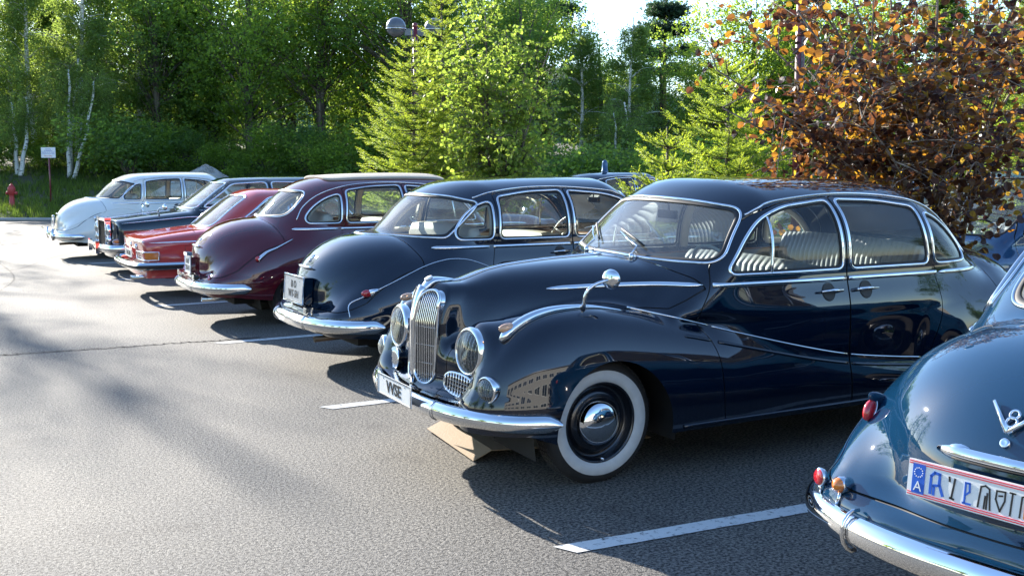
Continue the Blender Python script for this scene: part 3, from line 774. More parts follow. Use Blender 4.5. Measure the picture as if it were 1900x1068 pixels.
            if side_glass_vent:
                gv = glass['front_door_glass'][0 if sd < 0 else 1]
                P, N = surf_y(fn, np.linspace(1.135, 1.165, 8), np.linspace(1.09, 1.395, 8), sd); vb = MB(); molding(vb, P, N, .009, .010, False, .002, 8); vb.build('vent_divider', M['chrome'], dobj[('front_door', sd)])
        # headlining: shell just inside the roof
        hs = saloon_base(h); c = hs.V[:, 2] > 1.47; fm = c[hs.F].all(1) & (hs.N[hs.F][:, :, 2].mean(1) > .55)
        hl = hs.select(fm); link_mesh('headlining', mesh_np('headlining', hl.V - hl.N * .035, hl.F[:, ::-1], -hl.N), M['headliner'], root)
        sw = MB(); ax = Vector((.86, .0, .5)).normalized(); c = Vector((1.12, -.36, 1.02)); e1 = Vector((0, 1, 0)); e2 = ax.cross(e1)
        sw.tube([tuple(c + e1 * math.cos(t) * .215 + e2 * math.sin(t) * .215) for t in np.linspace(0, 2 * math.pi, 40, endpoint=False)], .0115, 8, True)
        for t in (0.3, math.pi - .3, -math.pi / 2): sw.tube([tuple(c - ax * .03), tuple(c + e1 * math.cos(t) * .21 + e2 * math.sin(t) * .21)], .007, 6)
        sw.ball(c - ax * .02, .035); w_ = sw.build('steering_wheel', M['ivoryplastic'], root)
        cl = MB(); cl.tube([tuple(c - ax * .03), tuple(c - ax * .45)], .022, 10); cl.build('steering_column', M['black'], w_)
        mr = MB(); mr.box((.99, 0, 1.375), (.025, .17, .05)); mr.tube([(1.0, 0, 1.40), (.99, 0, 1.47)], .006, 6); mr.build('rear_view_mirror', M['black'], root)
    if detail_front: saloon_front(root, fn, mat)
    if detail_tail: saloon_tail(root, fn, mat, detail_tail, rear)
    return glass
def on_front(fn, y, z): 
    P, N = surf_x(fn, np.array([y]), np.array([z]), True); return P[0], N[0]
def on_tail(fn, y, z):
    P, N = surf_x(fn, np.array([y]), np.array([z]), False); return P[0], N[0]
def round_lamp(root, c, ax, r, name, face='reflector', bez=.014):
    c = Vector(c); ax = Vector(ax).normalized(); b = MB()
    b.lathe([(r + bez * .95, -.035), (r + bez * 1.15, -.012), (r + bez, .002), (r + bez * .4, .012), (r, .010), (r - .002, .0)], c, ax, 48); o = b.build(name, M['chrome'], root)
    rf = MB(); rf.lathe([(r, .0), (r * .85, -.02), (r * .5, -.045), (r * .15, -.055), (.0005, -.055)], c, ax, 40); rf.ball(c - ax * .03, .012); rf.build('reflector', M['reflector'], o)
    gl = MB(); gl.lathe([(r, .004), (r * .8, .016), (r * .5, .026), (r * .2, .030), (.0005, .031)], c, ax, 40)
    # flutes of the lens: fine vertical ribs on the glass
    e1 = Vector((0, 0, 1)).cross(ax).normalized(); e2 = ax.cross(e1)
    gl.build('lens', M['lampglass'], o)
    fb = MB(); k = 4
    for i in range(-k, k + 1):
        u = i / (k + .8); hh = math.sqrt(1 - u * u) * .93
        pts = [tuple(c + e1 * u * r + e2 * v * r * hh + ax * (.004 + .029 * (1 - u * u - (v * hh)**2)**.7 if (1 - u * u - (v * hh)**2) > 0 else .004)) for v in np.linspace(-1, 1, 7)]
        fb.tube(pts, .0012, 4, cap=False)
    fb.build('lens_flutes', M['lampglass'], o)
    return o
def saloon_front(root, fn, mat):
    # twin kidney grille
    def fx(y, z):
        return -.748 + .40 * abs(y) + .045 * max(z - .82, 0) / .2 + .9 * max(z - .93, 0)**1.5 - .012
    for sd in (-1, 1):
        gy = .092 * sd; hw_ = .072; zt, zb_ = 1.000, .485; outl = []
        for t in np.linspace(0, 2 * math.pi, 90, endpoint=False):
            cx, cz = math.cos(t), math.sin(t); q = (zt + zb_) / 2; ext = (zt - zb_) / 2 - hw_
            wz = 1.0 - .10 * (1 if cz < 0 else 0) * abs(cz)
            outl.append((gy + cx * hw_ * wz, q + (ext if cz > 0 else -ext) + cz * hw_))
        P = np.array([[fx(y, z), y, z] for y, z in outl]); P = resample(P, .015); N = np.tile(np.array([[-.93, .37 * sd, .1]]), (len(P), 1)); N /= np.linalg.norm(N[0])
        fr = MB(); molding(fr, P, N, .0085, .012, True, .004, 10); go = fr.build('kidney_grille', M['chrome'], root)
        dk = MB(); n = len(P); V = [tuple(p) for p in P] + [tuple(p + np.array([.03, 0, 0])) for p in P]; dk.add(V, [(i, (i + 1) % n, n + (i + 1) % n, n + i) for i in range(n)]); dk.build('grille_surround', M['chrome_old'], go)
        rows = []; zs_ = np.linspace(zb_ + .004, zt - .004, 24)
        for z in zs_:
            e = hw_ if zb_ + hw_ < z < zt - hw_ else hw_ * math.sqrt(max(0, 1 - ((zb_ + hw_ - z if z < (zt + zb_) / 2 else z - zt + hw_) / hw_)**2))
            rows += [(fx(gy - e, z) + .010, gy - e, z), (fx(gy + e, z) + .010, gy + e, z)]
        bk = MB(); bk.add(rows, [(2 * i, 2 * i + 1, 2 * i + 3, 2 * i + 2) for i in range(23)]); bk.build('radiator', M['black'], go)
        for i in range(11):
            u = (i - 5) / 5.6; yy = gy + u * hw_; e = hw_ * math.sqrt(max(0, 1 - u * u)); z0 = zb_ + hw_ - e; z1 = zt - hw_ + e
            sl = MB(); sl.tube([(fx(yy, z) - .001, yy, z) for z in np.linspace(z0, z1, 16)], .0034, 6); sl.build('grille_bar', M['chrome'], go)
        for zz in (.60, .70, .80, .90):
            cb = MB(); cb.tube([(fx(gy - hw_ * .97, zz) + .002, gy - hw_ * .97, zz), (fx(gy + hw_ * .97, zz) + .002, gy + hw_ * .97, zz)], .0024, 6); cb.build('cross_bar', M['chrome_old'], go)
    # centre spine and badge flash
    sp = MB(); zz = np.linspace(.48, 1.01, 20); sp.tube([(fx(0, z) + .006, 0, z) for z in zz], [.014 + .012 * ((z - .48) / .5)**3 for z in zz], 10, flat=.9); sp.build('grille_spine', M['chrome'], root)
    P, N = surf_z(fn, np.linspace(-.66, .50, 40), np.zeros(40)); 
    bs = MB(); molding(bs, P, N, .013, .007, False, .002, 8, taper=True); bs.build('bonnet_strip', M['chrome'], root)
    P, N = surf_z(fn, np.linspace(-.69, -.50, 14), np.zeros(14)); bd = MB(); P[:, 2] = np.where(P[:, 2] < .8, .95, P[:, 2])
    bd.tube([tuple(p + n * .006) for p, n in zip(P, N)], [.03, .036, .040, .041, .041, .040, .038, .035, .031, .027, .022, .017, .012, .006], 14, flat=.55, up=Vector((0, 0, 1))); bd.build('bonnet_ornament', M['chrome'], root)
    rd = MB(); p = P[3] + N[3] * .027; rd.lathe([(.024, .0), (.024, .006), (.0005, .008)], p, N[3], 28); rd.build('round_badge', M['white'], root)
    for sd in (-1, 1):
        p, n = on_front(fn, .465 * sd, .765); ax = Vector((-1, .06 * sd, .06)); round_lamp(root, Vector((-.640, .452 * sd, .716)), ax, .112, 'headlight', bez=.019)
        p, n = on_front(fn, .67 * sd, .555); round_lamp(root, Vector(p) + Vector((.004, 0, 0)), (-1, .22 * sd, 0), .062, 'fog_lamp', bez=.010)
        # lower oval grille
        cy, cz = .425 * sd, .53; O = []
        for t in np.linspace(0, 2 * math.pi, 48, endpoint=False):
            c_, s_ = math.cos(t), math.sin(t)
            yy = cy + .118 * np.sign(c_) * abs(c_)**.8; zz = cz + (.064 if s_ > 0 else .052) * np.sign(s_) * abs(s_)**.75 - .10 * (yy - cy) * sd * 1.0
            O.append((yy, zz))
        O = np.array(O); P, N = surf_x(fn, O[:, 0], O[:, 1], True)
        pl = lambda y_, z_, k=0.0: a0 + .26 * (np.abs(y_) - .40) + .10 * (z_ - .53) + k
        a0 = 0.0; a0 = float(np.percentile(P[:, 0] - pl(P[:, 1], P[:, 2]), 42)) - .004; P[:, 0] = pl(P[:, 1], P[:, 2]); N = np.tile(np.array([[-.95, .25 * sd, .1]]), (len(P), 1))
        sk = MB(); sk.add([tuple(q) for q in P] + [tuple(q + np.array([.07, 0, 0])) for q in P], [(i, (i + 1) % 48, 48 + (i + 1) % 48, 48 + i) for i in range(48)]); sk.build('grille_surround', mat, root)
        fr = MB(); molding(fr, P, N, .007, .006, True, 0, 8); go = fr.build('lower_grille', M['chrome'], root)
        bk = MB(); bk.add([tuple(q) for q in P] + [tuple(P.mean(0))], [(i, (i + 1) % 48, 48) for i in range(48)]); bk.build('grille_backing', M['black'], go)
        ms = MB()
        for i in range(-5, 6):
            yy = cy + .118 * i / 5.6; m = np.abs(O[:, 0] - yy).argsort()
            top = max(O[m[:4], 1]); bot = min(O[m[:4], 1])
            if top - bot < .015: continue
            b = MB(); b.tube([(float(pl(yy, v_, -.005)), yy, v_) for v_ in np.linspace(bot, top, 5)], .0036, 5); b.build('grille_bar', M['chrome'], go)
        for i in range(-2, 3):
            zz = cz + .05 * i / 2.4
            ys_ = np.linspace(cy - .105, cy + .105, 6); zs_2 = np.full(6, zz) - .10 * (ys_ - cy) * sd; ms.tube([(float(pl(a_, b_, -.003)), a_, b_) for a_, b_ in zip(ys_, zs_2)], .0018, 5)
        ms.build('cross_bars', M['chrome_old'], go)
        # turn signal riding on the wing crest
        xs = np.linspace(-.545, .22, 30); ycr = .625 + .0 * xs
        P, N = surf_z(fn, xs, ycr * sd); P = smooth_path(P, 3, False); t = (xs + .545) / .765
        tb = MB(); rad = [max(.004, .030 * math.sqrt(min(1, u / .05 + .15)) * (1 - max(0, u - .2) / .8 * .85)) for u in t]
        tb.tube([tuple(p + n * (.012 * (1 - u) + .002)) for p, n, u in zip(P, N, t)], rad, 12, flat=.95, up=Vector((0, 0, 1))); to = tb.build('turn_signal', M['chrome'], root)
        ln = MB(); q = P[1] + np.array([-.015, 0, .018]); ln.ball(tuple(P[2] + [-.004, 0, .030]), (.062, .027, .028)); ln.build('signal_lens', M['peach'], to)
        # windscreen wipers
        P, N = surf_z(fn, np.array([.60, ]), np.array([.25 * sd if sd > 0 else -.22])); 
        wq = MB(); yb = (-.24 if sd < 0 else .24); p0, n0 = surf_z(fn, np.array([.545]), np.array([yb])); p0 = p0[0]
        q2, m2 = surf_x(fn, np.array([yb + .05, yb + .17, yb + .30]), np.array([1.185, 1.215, 1.25]), True, xlim=(.3, 1.4))
        wq.tube([tuple(p0 + [0, 0, -.01]), tuple(p0 + [0, 0, .03])], .014, 10); wq.tube([tuple(p0 + [0, 0, .03])] + [tuple(a + b * .025) for a, b in zip(q2, m2)], .005, 6)
        wo_ = wq.build('wiper', M['chrome'], root)
        q3, m3 = surf_x(fn, np.array([yb + .02, yb + .15, yb + .34]), np.array([1.20, 1.235, 1.275]), True, xlim=(.3, 1.4)); bl = MB(); bl.tube([tuple(a + b * .012) for a, b in zip(q3, m3)], .006, 6); bl.build('wiper_blade', M['seal'], wo_)
    mirror_ball(root, surf_z(fn, np.array([-.05]), np.array([-.64]))[0][0], (.08, -.70, 1.09))
    bo, P, N = bumper(root, [(-.815, 0), (-.805, .25), (-.755, .50), (-.665, .69), (-.54, .83), (-.345, .915)], .40, 'front_bumper', w=.048, joints=(-.36, .36))
    bz = MB()
    ap = MB(); V = []; 
    for (x, y) in [(-.785, 0), (-.775, .25), (-.725, .48), (-.63, .67)]: V.append((x, y))
    full = [(x, -y) for x, y in V[::-1]] + V[1:]; pts = []; 
    for (x, y) in full: pts.append((x, y, .455))
    for (x, y) in full: pts.append((x * .80, y * .97, .475))
    m = len(full); ap.add(pts, [(i, i + 1, m + i + 1, m + i) for i in range(m - 1)]); ap.build('bumper_apron', M['chrome_old'], root)
    plate(root, Vector((-.868, 0, .445)), ROT_FRONT @ Matrix.Rotation(R(0), 3, 'X'), .46, .115, 'VVSE', 'old')
def strap(mb, P, N, i, z, w):
    up = np.array([0, 0, 1.0])
    prof = [(-.022, -1.0), (-.004, -1.03), (.012, -.86), (.026, -.55), (.032, -.15), (.031, .2), (.026, .55), (.012, .86), (-.004, 1.03), (-.03, 1.05)]
    mb.tube([tuple(P[i] + N[i] * (a * 1.1 + .006) + up * b * w * 1.12) for a, b in prof], .0075, 8)
def saloon_tail(root, fn, mat, kind, rear):
    bo, P, N = bumper(root, [(4.065, 0), (4.05, .30), (3.985, .56), (3.88, .75), (3.74, .865), (3.56, .915)], .425, 'rear_bumper', w=.055, joints=(-.36, .36) if kind != 'near' else ())
    # bumper valance strip of painted metal
    pts = []; base = [(4.03, 0), (4.01, .3), (3.94, .55), (3.84, .71)]
    full = [(x, -y) for x, y in base[::-1]] + base[1:]
    for (x, y) in full: pts.append((x, y, .475))
    for (x, y) in full: pts.append((x - .10, y * .96, .50))
    m = len(full); ap = MB(); ap.add(pts, [(i, i + 1, m + i + 1, m + i) for i in range(m - 1)]); ap.build('bumper_apron', mat if kind != 'near' else M['petrol'], root)
    # wing crest bead
    def crest(sd):
        q = lin([(3.80, .50), (3.785, .60), (3.66, .665), (3.40, .785), (3.18, .875), (2.99, .925), (2.86, .935), (2.73, .915), (2.56, .85)], 70)
        return surf_y(fn, q[:, 0], q[:, 1], sd)
    for sd in (-1, 1):
        if kind in ('blue', 'near', 'white'):
            C, CN = crest(sd); C = smooth_path(C, 4, False); mb = MB(); molding(mb, C, CN, .0045, .004, False, .001, 6); mb.build('wing_bead', M['chrome'] if kind == 'blue' else mat, root)
        # fuel flap
        if sd == -1:
            t = np.linspace(0, 2 * math.pi, 30, endpoint=False); Pf, Nf = surf_y(fn, 3.18 + .085 * np.cos(t), 1.0 + .075 * np.sin(t), sd)
            mb = MB(); molding(mb, Pf, Nf, .0022, .0012, True, 0, 6); fo = mb.build('fuel_flap', M['seal'], root)
            q, qn = surf_y(fn, np.array([3.22]), np.array([.945]), sd); b2 = MB(); b2.ball(q[0] + qn[0] * .004, .010); b2.build('flap_knob', M['chrome'], fo)
    # exhaust
    ex = MB(); ex.lathe([(.020, 0), (.024, 0), (.024, .42), (.020, .42), (.020, .05)], (3.52, .30 if kind != 'white' else .30, .285), (1, 0, -.03), 20); ex.build('exhaust_pipe', M['exhaust'] if kind != 'maroon' else M['chrome_old'], root)
    def tail_rot(z, y=0):
        p, n = on_tail(fn, y, z); nn = Vector((max(n[0], .2), 0, n[2])).normalized(); up = Vector((0, 0, 1)); up = (up - nn * up.dot(nn)).normalized(); rt = up.cross(nn)
        return Vector(p), Matrix((rt, up, nn)).transposed()
    # window light dish: boot furniture
    def lid_handle(z, w=.34, r=.014):
        mb = MB(); p, n = on_tail(fn, 0, z); q, qn = surf_x(fn, np.linspace(-w / 2, w / 2, 12), np.full(12, z), False); rad = [r * (1 - .55 * (2 * i / 11 - 1)**2) for i in range(12)]
        mb.tube([tuple(a + b * .022) for a, b in zip(q, qn)], rad, 12); 
        for yy in (-w * .38, w * .38):
            a, b = on_tail(fn, yy, z); mb.tube([tuple(a - b * .01), tuple(a + b * .02)], .009, 8)
        return mb.build('boot_handle', M['chrome'], root)
    def lock(z, r=.022):
        p, n = on_tail(fn, 0, z); mb = MB(); mb.lathe([(r, 0), (r, .010), (r * .8, .014), (r * .4, .012), (.0005, .012)], p, n, 28); mb.build('boot_lock', M['chrome'], root)
    if kind == 'near':
        c, rt = tail_rot(.675); nn = rt.col[2]
        pl = MB(); w, h = .52, .12; pl.box((0, 0, 0), (w, h, .006)); po = pl.build('number_plate', M['white'], root); po.matrix_local = Matrix.Translation(c + nn * .075) @ rt.to_4x4()
        st = MB()
        for yy in (h / 2 - .006, h / 2 - .013, -h / 2 + .006, -h / 2 + .013): st.box((0, yy, .004), (w - .006, .0028, .002))
        st.build('red_border_lines', M['platered'], po)
        bb = MB(); bb.box((-w / 2 + .040, 0, .0042), (.045, h * .80, .0022)); bo_ = bb.build('blue_band', M['plateblue'], po)
        a = link_mesh('band_letter', text_mesh('A', .045), M['white'], po); a.location = (-w / 2 + .040, -.026, .006)
        for k in range(12):
            t = 2 * math.pi * k / 12; s_ = MB(); s_.lathe([(.0022, 0), (.0005, .001)], (-w / 2 + .040 + math.cos(t) * .015, .020 + math.sin(t) * .015, .0056), (0, 0, 1), 6); s_.build('band_star', M['white'], po)
        # scrambled characters as thick pen strokes
        def stroke(segs, wd=.0055, mat_=M['ink'], nm='lettering'):
            mb = MB()
            for poly in segs:
                for (x0, y0), (x1, y1) in zip(poly[:-1], poly[1:]):
                    d = Vector((x1 - x0, y1 - y0)); L = d.length; an = math.atan2(d.y, d.x)
                    mb.box(((x0 + x1) / 2, (y0 + y1) / 2, .0042), (L + wd * .8, wd, .0018), Matrix.Rotation(an, 3, 'Z'))
            mb.build(nm, mat_, po)
        X0 = -w / 2
        U = .085
        stroke([[(X0 + U, -.035), (X0 + U, .02), (X0 + U + .012, .032), (X0 + U + .030, .030), (X0 + U + .030, -.005), (X0 + U + .01, -.010)], [(X0 + U + .012, -.037), (X0 + U + .012, -.012)], [(X0 + U + .032, -.005), (X0 + U + .044, -.034)]], .009, M['plateblue'])
        stroke([[(X0 + .148, .030), (X0 + .150, .018)], [(X0 + .160, -.035), (X0 + .168, .028)], [(X0 + .156, -.034), (X0 + .168, -.036)]], .006)
        stroke([[(X0 + .205, -.036), (X0 + .205, .026), (X0 + .218, .026), (X0 + .220, .0), (X0 + .207, -.012)], [(X0 + .2, -.038), (X0 + .225, -.038)]], .006, M['plateblue'])
        stroke([[(X0 + .250, -.038), (X0 + .256, .026), (X0 + .270, .032), (X0 + .284, .024), (X0 + .290, -.038)], [(X0 + .270, -.038), (X0 + .272, .0)], [(X0 + .278, -.038), (X0 + .278, .01)]], .005)
        stroke([[(X0 + .308, .026), (X0 + .335, .028), (X0 + .335, .0), (X0 + .322, -.034), (X0 + .306, .0), (X0 + .308, .026)], [(X0 + .316, .012), (X0 + .326, .014)], [(X0 + .355, -.038), (X0 + .358, .030)], [(X0 + .350, .030), (X0 + .366, .030)]], .005)
        stroke([[(X0 + .385, -.036), (X0 + .388, .026), (X0 + .405, .032), (X0 + .418, .026)]], .005)
        cr = MB(); cr.box((X0 + .414, -.012, .0042), (.034, .052, .002)); cr.build('orange_sticker', M['amber'], po)
        stroke([[(X0 + .445, -.036), (X0 + .450, .030), (X0 + .470, -.030), (X0 + .475, .032)], [(X0 + .492, .030), (X0 + .492, -.034)]], .006)
        bk = MB(); bk.box((0, 0, 0), (.40, .05, .10)); bk_o = bk.build('plate_bracket', M['black'], root); bk_o.matrix_local = Matrix.Translation(c + nn * .022) @ rt.to_4x4()
        # long plate lamp bar
        mb = MB(); q, qn = surf_x(fn, np.linspace(-.20, .20, 16), np.full(16, .765), False)
        rad = [.024 * min(1, math.sqrt(max(.12, min(i, 15 - i) / 2.2))) for i in range(16)]
        mb.tube([tuple(a + b * .035) for a, b in zip(q, qn)], rad, 14, up=Vector((0, 0, 1)))
        mb.ball(tuple(q[3] + qn[3] * .03 + [0, 0, .012]), (.02, .045, .02)); mb.ball(tuple(q[12] + qn[12] * .03 + [0, 0, .012]), (.02, .045, .02)); mb.build('plate_lamp_bar', M['chrome'], root)
        lock(.825, .017)
        # V emblem with an 8
        c2, r2 = tail_rot(.89); em = MB()
        for sd in (-1, 1): em.tube([tuple(c2 + r2 @ Vector((sd * .085, .055, .008))), tuple(c2 + r2 @ Vector((0, -.048, .014)))], [.0065, .0095], 8)
        eo = em.build('v_emblem', M['chrome'], root)
        e8 = MB()
        for dy, rr in ((.018, .015), (-.010, .017)): e8.tube([tuple(c2 + r2 @ Vector((math.cos(t) * rr, dy + math.sin(t) * rr, .012))) for t in np.linspace(0, 2 * math.pi, 20, endpoint=False)], .005, 6, True)
        e8.build('emblem_eight', M['chrome'], eo)
        for sd in (-1, 1):
            # oval stop lamp on the wing crest
            p, n = surf_z(fn, np.array([3.60]), np.array([.70 * sd])); p = p[0]; n = n[0]
            mb = MB(); rt_ = Matrix.Rotation(R(-28), 3, 'Y'); mb.ball(tuple(p + np.array([.05, 0, -.012])), (.027, .022, .043), 20, 12, rt_); to = mb.build('tail_lamp', M['redlens'], root)
            hd = MB(); hd.ball(tuple(p + np.array([-.05, 0, -.006])), (.12, .021, .034), 20, 12, rt_); hd.build('lamp_housing', mat, to)
            cf = MB(); cf.tube([tuple(Vector(p) + Vector((.040, 0, -.012)) + rt_ @ Vector((.0, math.cos(t) * .0225, math.sin(t) * .0435))) for t in np.linspace(0, 2 * math.pi, 28, endpoint=False)], .0035, 6, True); cf.build('lamp_bezel', M['chrome'], to)
            i = int(np.abs(P[:, 1] - sd * .60).argmin()); b = P[i]
            # amber indicator on a stem
            c3 = Vector(b) + Vector((-.03, 0, .125)); mb = MB(); mb.lathe([(.0005, -.055), (.022, -.05), (.030, -.02), (.031, .0), (.028, .006)], c3, (1, .15 * sd, 0), 28); mb.tube([tuple(c3 + Vector((-.01, 0, -.02))), tuple(Vector(b) + Vector((-.02, 0, .055)))], .008, 8); io = mb.build('indicator_lamp', M['chrome'], root)
            mb = MB(); mb.lathe([(.028, .004), (.022, .018), (.010, .026), (.0005, .028)], c3, (1, .15 * sd, 0), 28); mb.build('amber_lens', M['amber'], io)
            i2 = int(np.abs(P[:, 1] - sd * .74).argmin()); b2 = P[i2]; c4 = Vector(b2) + Vector((-.01, 0, .115))
            mb = MB(); mb.lathe([(.031, -.012), (.034, -.004), (.034, .006), (.030, .008)], c4, (1, .3 * sd, .1), 28); mb.tube([tuple(c4 + Vector((0, 0, -.03))), tuple(c4 + Vector((-.01, 0, -.065)))], .006, 6); ro = mb.build('round_reflector', M['chrome'], root)
            mb = MB(); mb.lathe([(.030, .007), (.026, .011), (.0005, .012)], c4, (1, .3 * sd, .1), 28); mb.build('red_reflector_lens', M['redlens'], ro)
            sp_ = MB(); j = int(np.abs(P[:, 1] - sd * .50).argmin()); strap(sp_, P, N, j, .425, .062); sp_.build('bumper_strap', M['chrome'], bo)
    else:
        z0 = {'blue': .665, 'maroon': .635, 'white': .665}[kind]; c, rt = tail_rot(z0); nn = rt.col[2]
        tilt = rt
        if kind == 'blue':
            po = plate(root, c + nn * .05, rt, .50, .21, ['B O', 'WT-5H'], 'old', .085, M['agedplate'])
            bx = MB(); bx.box((0, 0, 0), (.52, .23, .07)); b_ = bx.build('plate_box', mat, root); b_.matrix_local = Matrix.Translation(c + nn * .008) @ rt.to_4x4()
            st = MB(); st.tube([tuple(c + rt @ Vector((sx * .258, sy * .113, .052))) for sx, sy in ((-1, 1), (1, 1), (1, -1), (-1, -1))], .006, 6, True); st.build('plate_frame', M['chrome'], root)
            lid_handle(.845); lock(.90, .014)
            cz, r2 = tail_rot(.93); em = MB(); em.lathe([(.026, 0), (.026, .006), (.0005, .009)], cz, r2.col[2], 24); em.build('round_badge', M['chrome'], root)
        elif kind == 'maroon':
            po = plate(root, c + nn * .05, rt, .28, .19, ['B 68', '256 H'], 'old', .075)
            bx = MB(); bx.box((0, 0, 0), (.26, .17, .06)); b_ = bx.build('plate_box', mat, root); b_.matrix_local = Matrix.Translation(c + nn * .01) @ rt.to_4x4()
            bb = MB(); bb.box((-.128, 0, .004), (.022, .17, .002)); bb.build('blue_band', M['plateblue'], po)
            lb = MB(); lb.box(c + rt @ Vector((0, .115, .045)), (.06, .16, .035)); lb.build('plate_lamp', M['chrome'], root)
            lid_handle(.83); cz, r2 = tail_rot(.90); em = MB(); em.lathe([(.022, 0), (.022, .006), (.0005, .009)], cz, r2.col[2], 24); em.build('round_badge', M['chrome'], root)
        else:
            po = plate(root, c + nn * .05, rt, .34, .20, ['E 95'], 'old', .10); lid_handle(.82)
            lb = MB(); lb.tube([tuple(c + rt @ Vector((k, .12, .05))) for k in (-.17, 0, .17)], .016, 10); lb.build('plate_lamp', M['chrome'], root)
        for sd in (-1, 1):
            if kind == 'blue':
                C, CN = crest(sd); k = int(np.abs(C[:, 0] - 3.64).argmin()); p = C[k]
                mb = MB(); mb.ball(tuple(p + [.02, sd * .008, .01]), (.05, .026, .03)); to = mb.build('tail_lamp', M['redlens'], root)
                cf = MB(); cf.tube([tuple(p + np.array([.0, sd * .012, .008])), tuple(p + np.array([-.10, sd * .004, .04]))], [.030, .012], 12); cf.build('lamp_housing', M['chrome'], to)
            elif kind == 'maroon':
                q = lin([(3.46, .715), (3.36, .79), (3.25, .835), (3.06, .92)], 24); Pq, Nq = surf_y(fn, q[:, 0], q[:, 1], sd)
                mb = MB(); r_ = [.034 * (1 - .85 * k / (len(q) - 1)) for k in range(len(q))]; mb.tube([tuple(a + b * .008) for a, b in zip(Pq, Nq)], r_, 12, flat=.7); to = mb.build('tail_lamp', M['chrome'], root)
                ln = MB(); ln.ball(tuple(Pq[1] + Nq[1] * .02 + [.01, 0, 0]), (.03, .02, .028)); ln.build('tail_lamp_lens', M['redlens'], to)
            else:
                Pq, Nq = surf_y(fn, np.array([3.32]), np.array([.75]), sd); mb = MB(); mb.tube([tuple(Pq[0] + Nq[0] * .01 + np.array([.04, 0, -.05])), tuple(Pq[0] + Nq[0] * .015 + [.045, 0, .05])], .016, 8); to = mb.build('tail_lamp', M['chrome'], root)
                t = np.linspace(-math.pi / 2, math.pi / 2, 14); Pc, Nc = surf_y(fn, 3.31 - .13 * np.cos(t), .76 + .05 * np.sin(t), sd); mb = MB(); molding(mb, Pc, Nc, .006, .006, False, .002, 6); mb.build('lamp_arc', M['chrome'], to)
            i = int(np.abs(P[:, 1] - sd * (.36 if kind != 'blue' else .36)).argmin()); b = P[i]
            mb = MB(); mb.box(Vector(b) + Vector((-.03, 0, .095)), (.06, .075, .06)); mb.tube([tuple(Vector(b) + Vector((-.03, 0, .03))), tuple(Vector(b) + Vector((-.03, 0, .08)))], .01, 8)
            if kind in ('blue',) and sd == 1 or kind == 'maroon':
                ro = mb.build('reverse_lamp', M['chrome'], root); l2 = MB(); l2.box(Vector(b) + Vector((.002, 0, .095)), (.006, .06, .046)); l2.build('lamp_lens', M['lampglass'], ro)
            if kind == 'maroon':
                i2 = int(np.abs(P[:, 1] - sd * .60).argmin()); b2 = Vector(P[i2]) + Vector((-.045, 0, .10)); mb = MB()
                mb.add([b2 + Vector((.0, -.028, 0)), b2 + Vector((0, 0, .045)), b2 + Vector((0, .028, 0)), b2 + Vector((0, 0, -.045)), b2 + Vector((.02, 0, 0)), b2 + Vector((-.02, 0, 0))], [(0, 1, 4), (1, 2, 4), (2, 3, 4), (3, 0, 4), (1, 0, 5), (2, 1, 5), (3, 2, 5), (0, 3, 5)], False); mb.build('red_reflector', M['redlens'], root)
            if kind == 'white':
                i2 = int(np.abs(P[:, 1] - sd * .42).argmin()); b2 = P[i2]; mb = MB()
                mb.tube([tuple(b2 + N[i2] * .03 + [0, 0, -.075]), tuple(b2 + N[i2] * .05 + [0, 0, 0]), tuple(b2 + N[i2] * .03 + [0, 0, .14])], .024, 10); mb.build('overrider', M['chrome'], bo)
        if kind == 'white':
            rl = MB(); q = [(-.42, .0), (-.42, .105), (.42, .105), (.42, 0)]; x = 4.17
            rl.tube([(x - .02, -.66, .54), (x, -.42, .56), (x + .02, 0, .565), (x, .42, .56), (x - .02, .66, .54)], .008, 8); rl.build('bumper_rail', M['chrome'], bo)
# ------------------------------------------------------------------ other makes: nose at x=0, tail at x=L
def car_field(q):
    top = pchip(*q['top']); hw = pchip(*q['hw']); gt = pchip(*q['roof']); L = q['L']; mx = np.maximum; zm = q.get('zm', .55); pp = q.get('p', 5.0)
    def fn(X, Y, Z):
        y = np.abs(Y); x = X; z = Z
        t = top(x); w = hw(x) - q.get('tuck', .10) * mx(z - .72, 0) - .12 * mx(.5 - z, 0)
        b = np.where(z > zm, (z - zm) / (t - zm), (zm - z) / .45); a = y / w
        cf = mx((q['nose'] + q.get('nsl', 0) * (z - .6) + q.get('npl', .12) * y * y - x) + .0, -1) ; cr = x - (L - q.get('tail_in', 0) + q.get('tsl', 0) * (z - .6) - q.get('tpl', .10) * y * y)
        g = ((a**pp + np.abs(b)**pp)**(1 / pp) - 1) * .45
        body = smax(smax(g, cf, q.get('rk', .07)), cr, q.get('rk', .07))
        G0 = gt(x); zb = q['belt'] - .08; b = mx(z - zb, 0) / (G0 - zb); a = y / q['gw']; gp = q.get('gp', 2.9)
        roof = ((a**gp + b**gp)**(1 / gp) - 1) * .5
        ws = (q['ws'][0] + q.get('wc', .25) * y * y - (x - (z - q['ws'][1]) * q['ws'][2])) * .75
        rs = ((x + (z - q['rs'][1]) * q['rs'][2]) - (q['rs'][0] - q.get('rc', .2) * y * y)) * .75
        G = smax(smax(smax(roof, ws, .10), rs, .12), zb - .15 - z, .05)
        return smin(body, G, .03)
    return fn
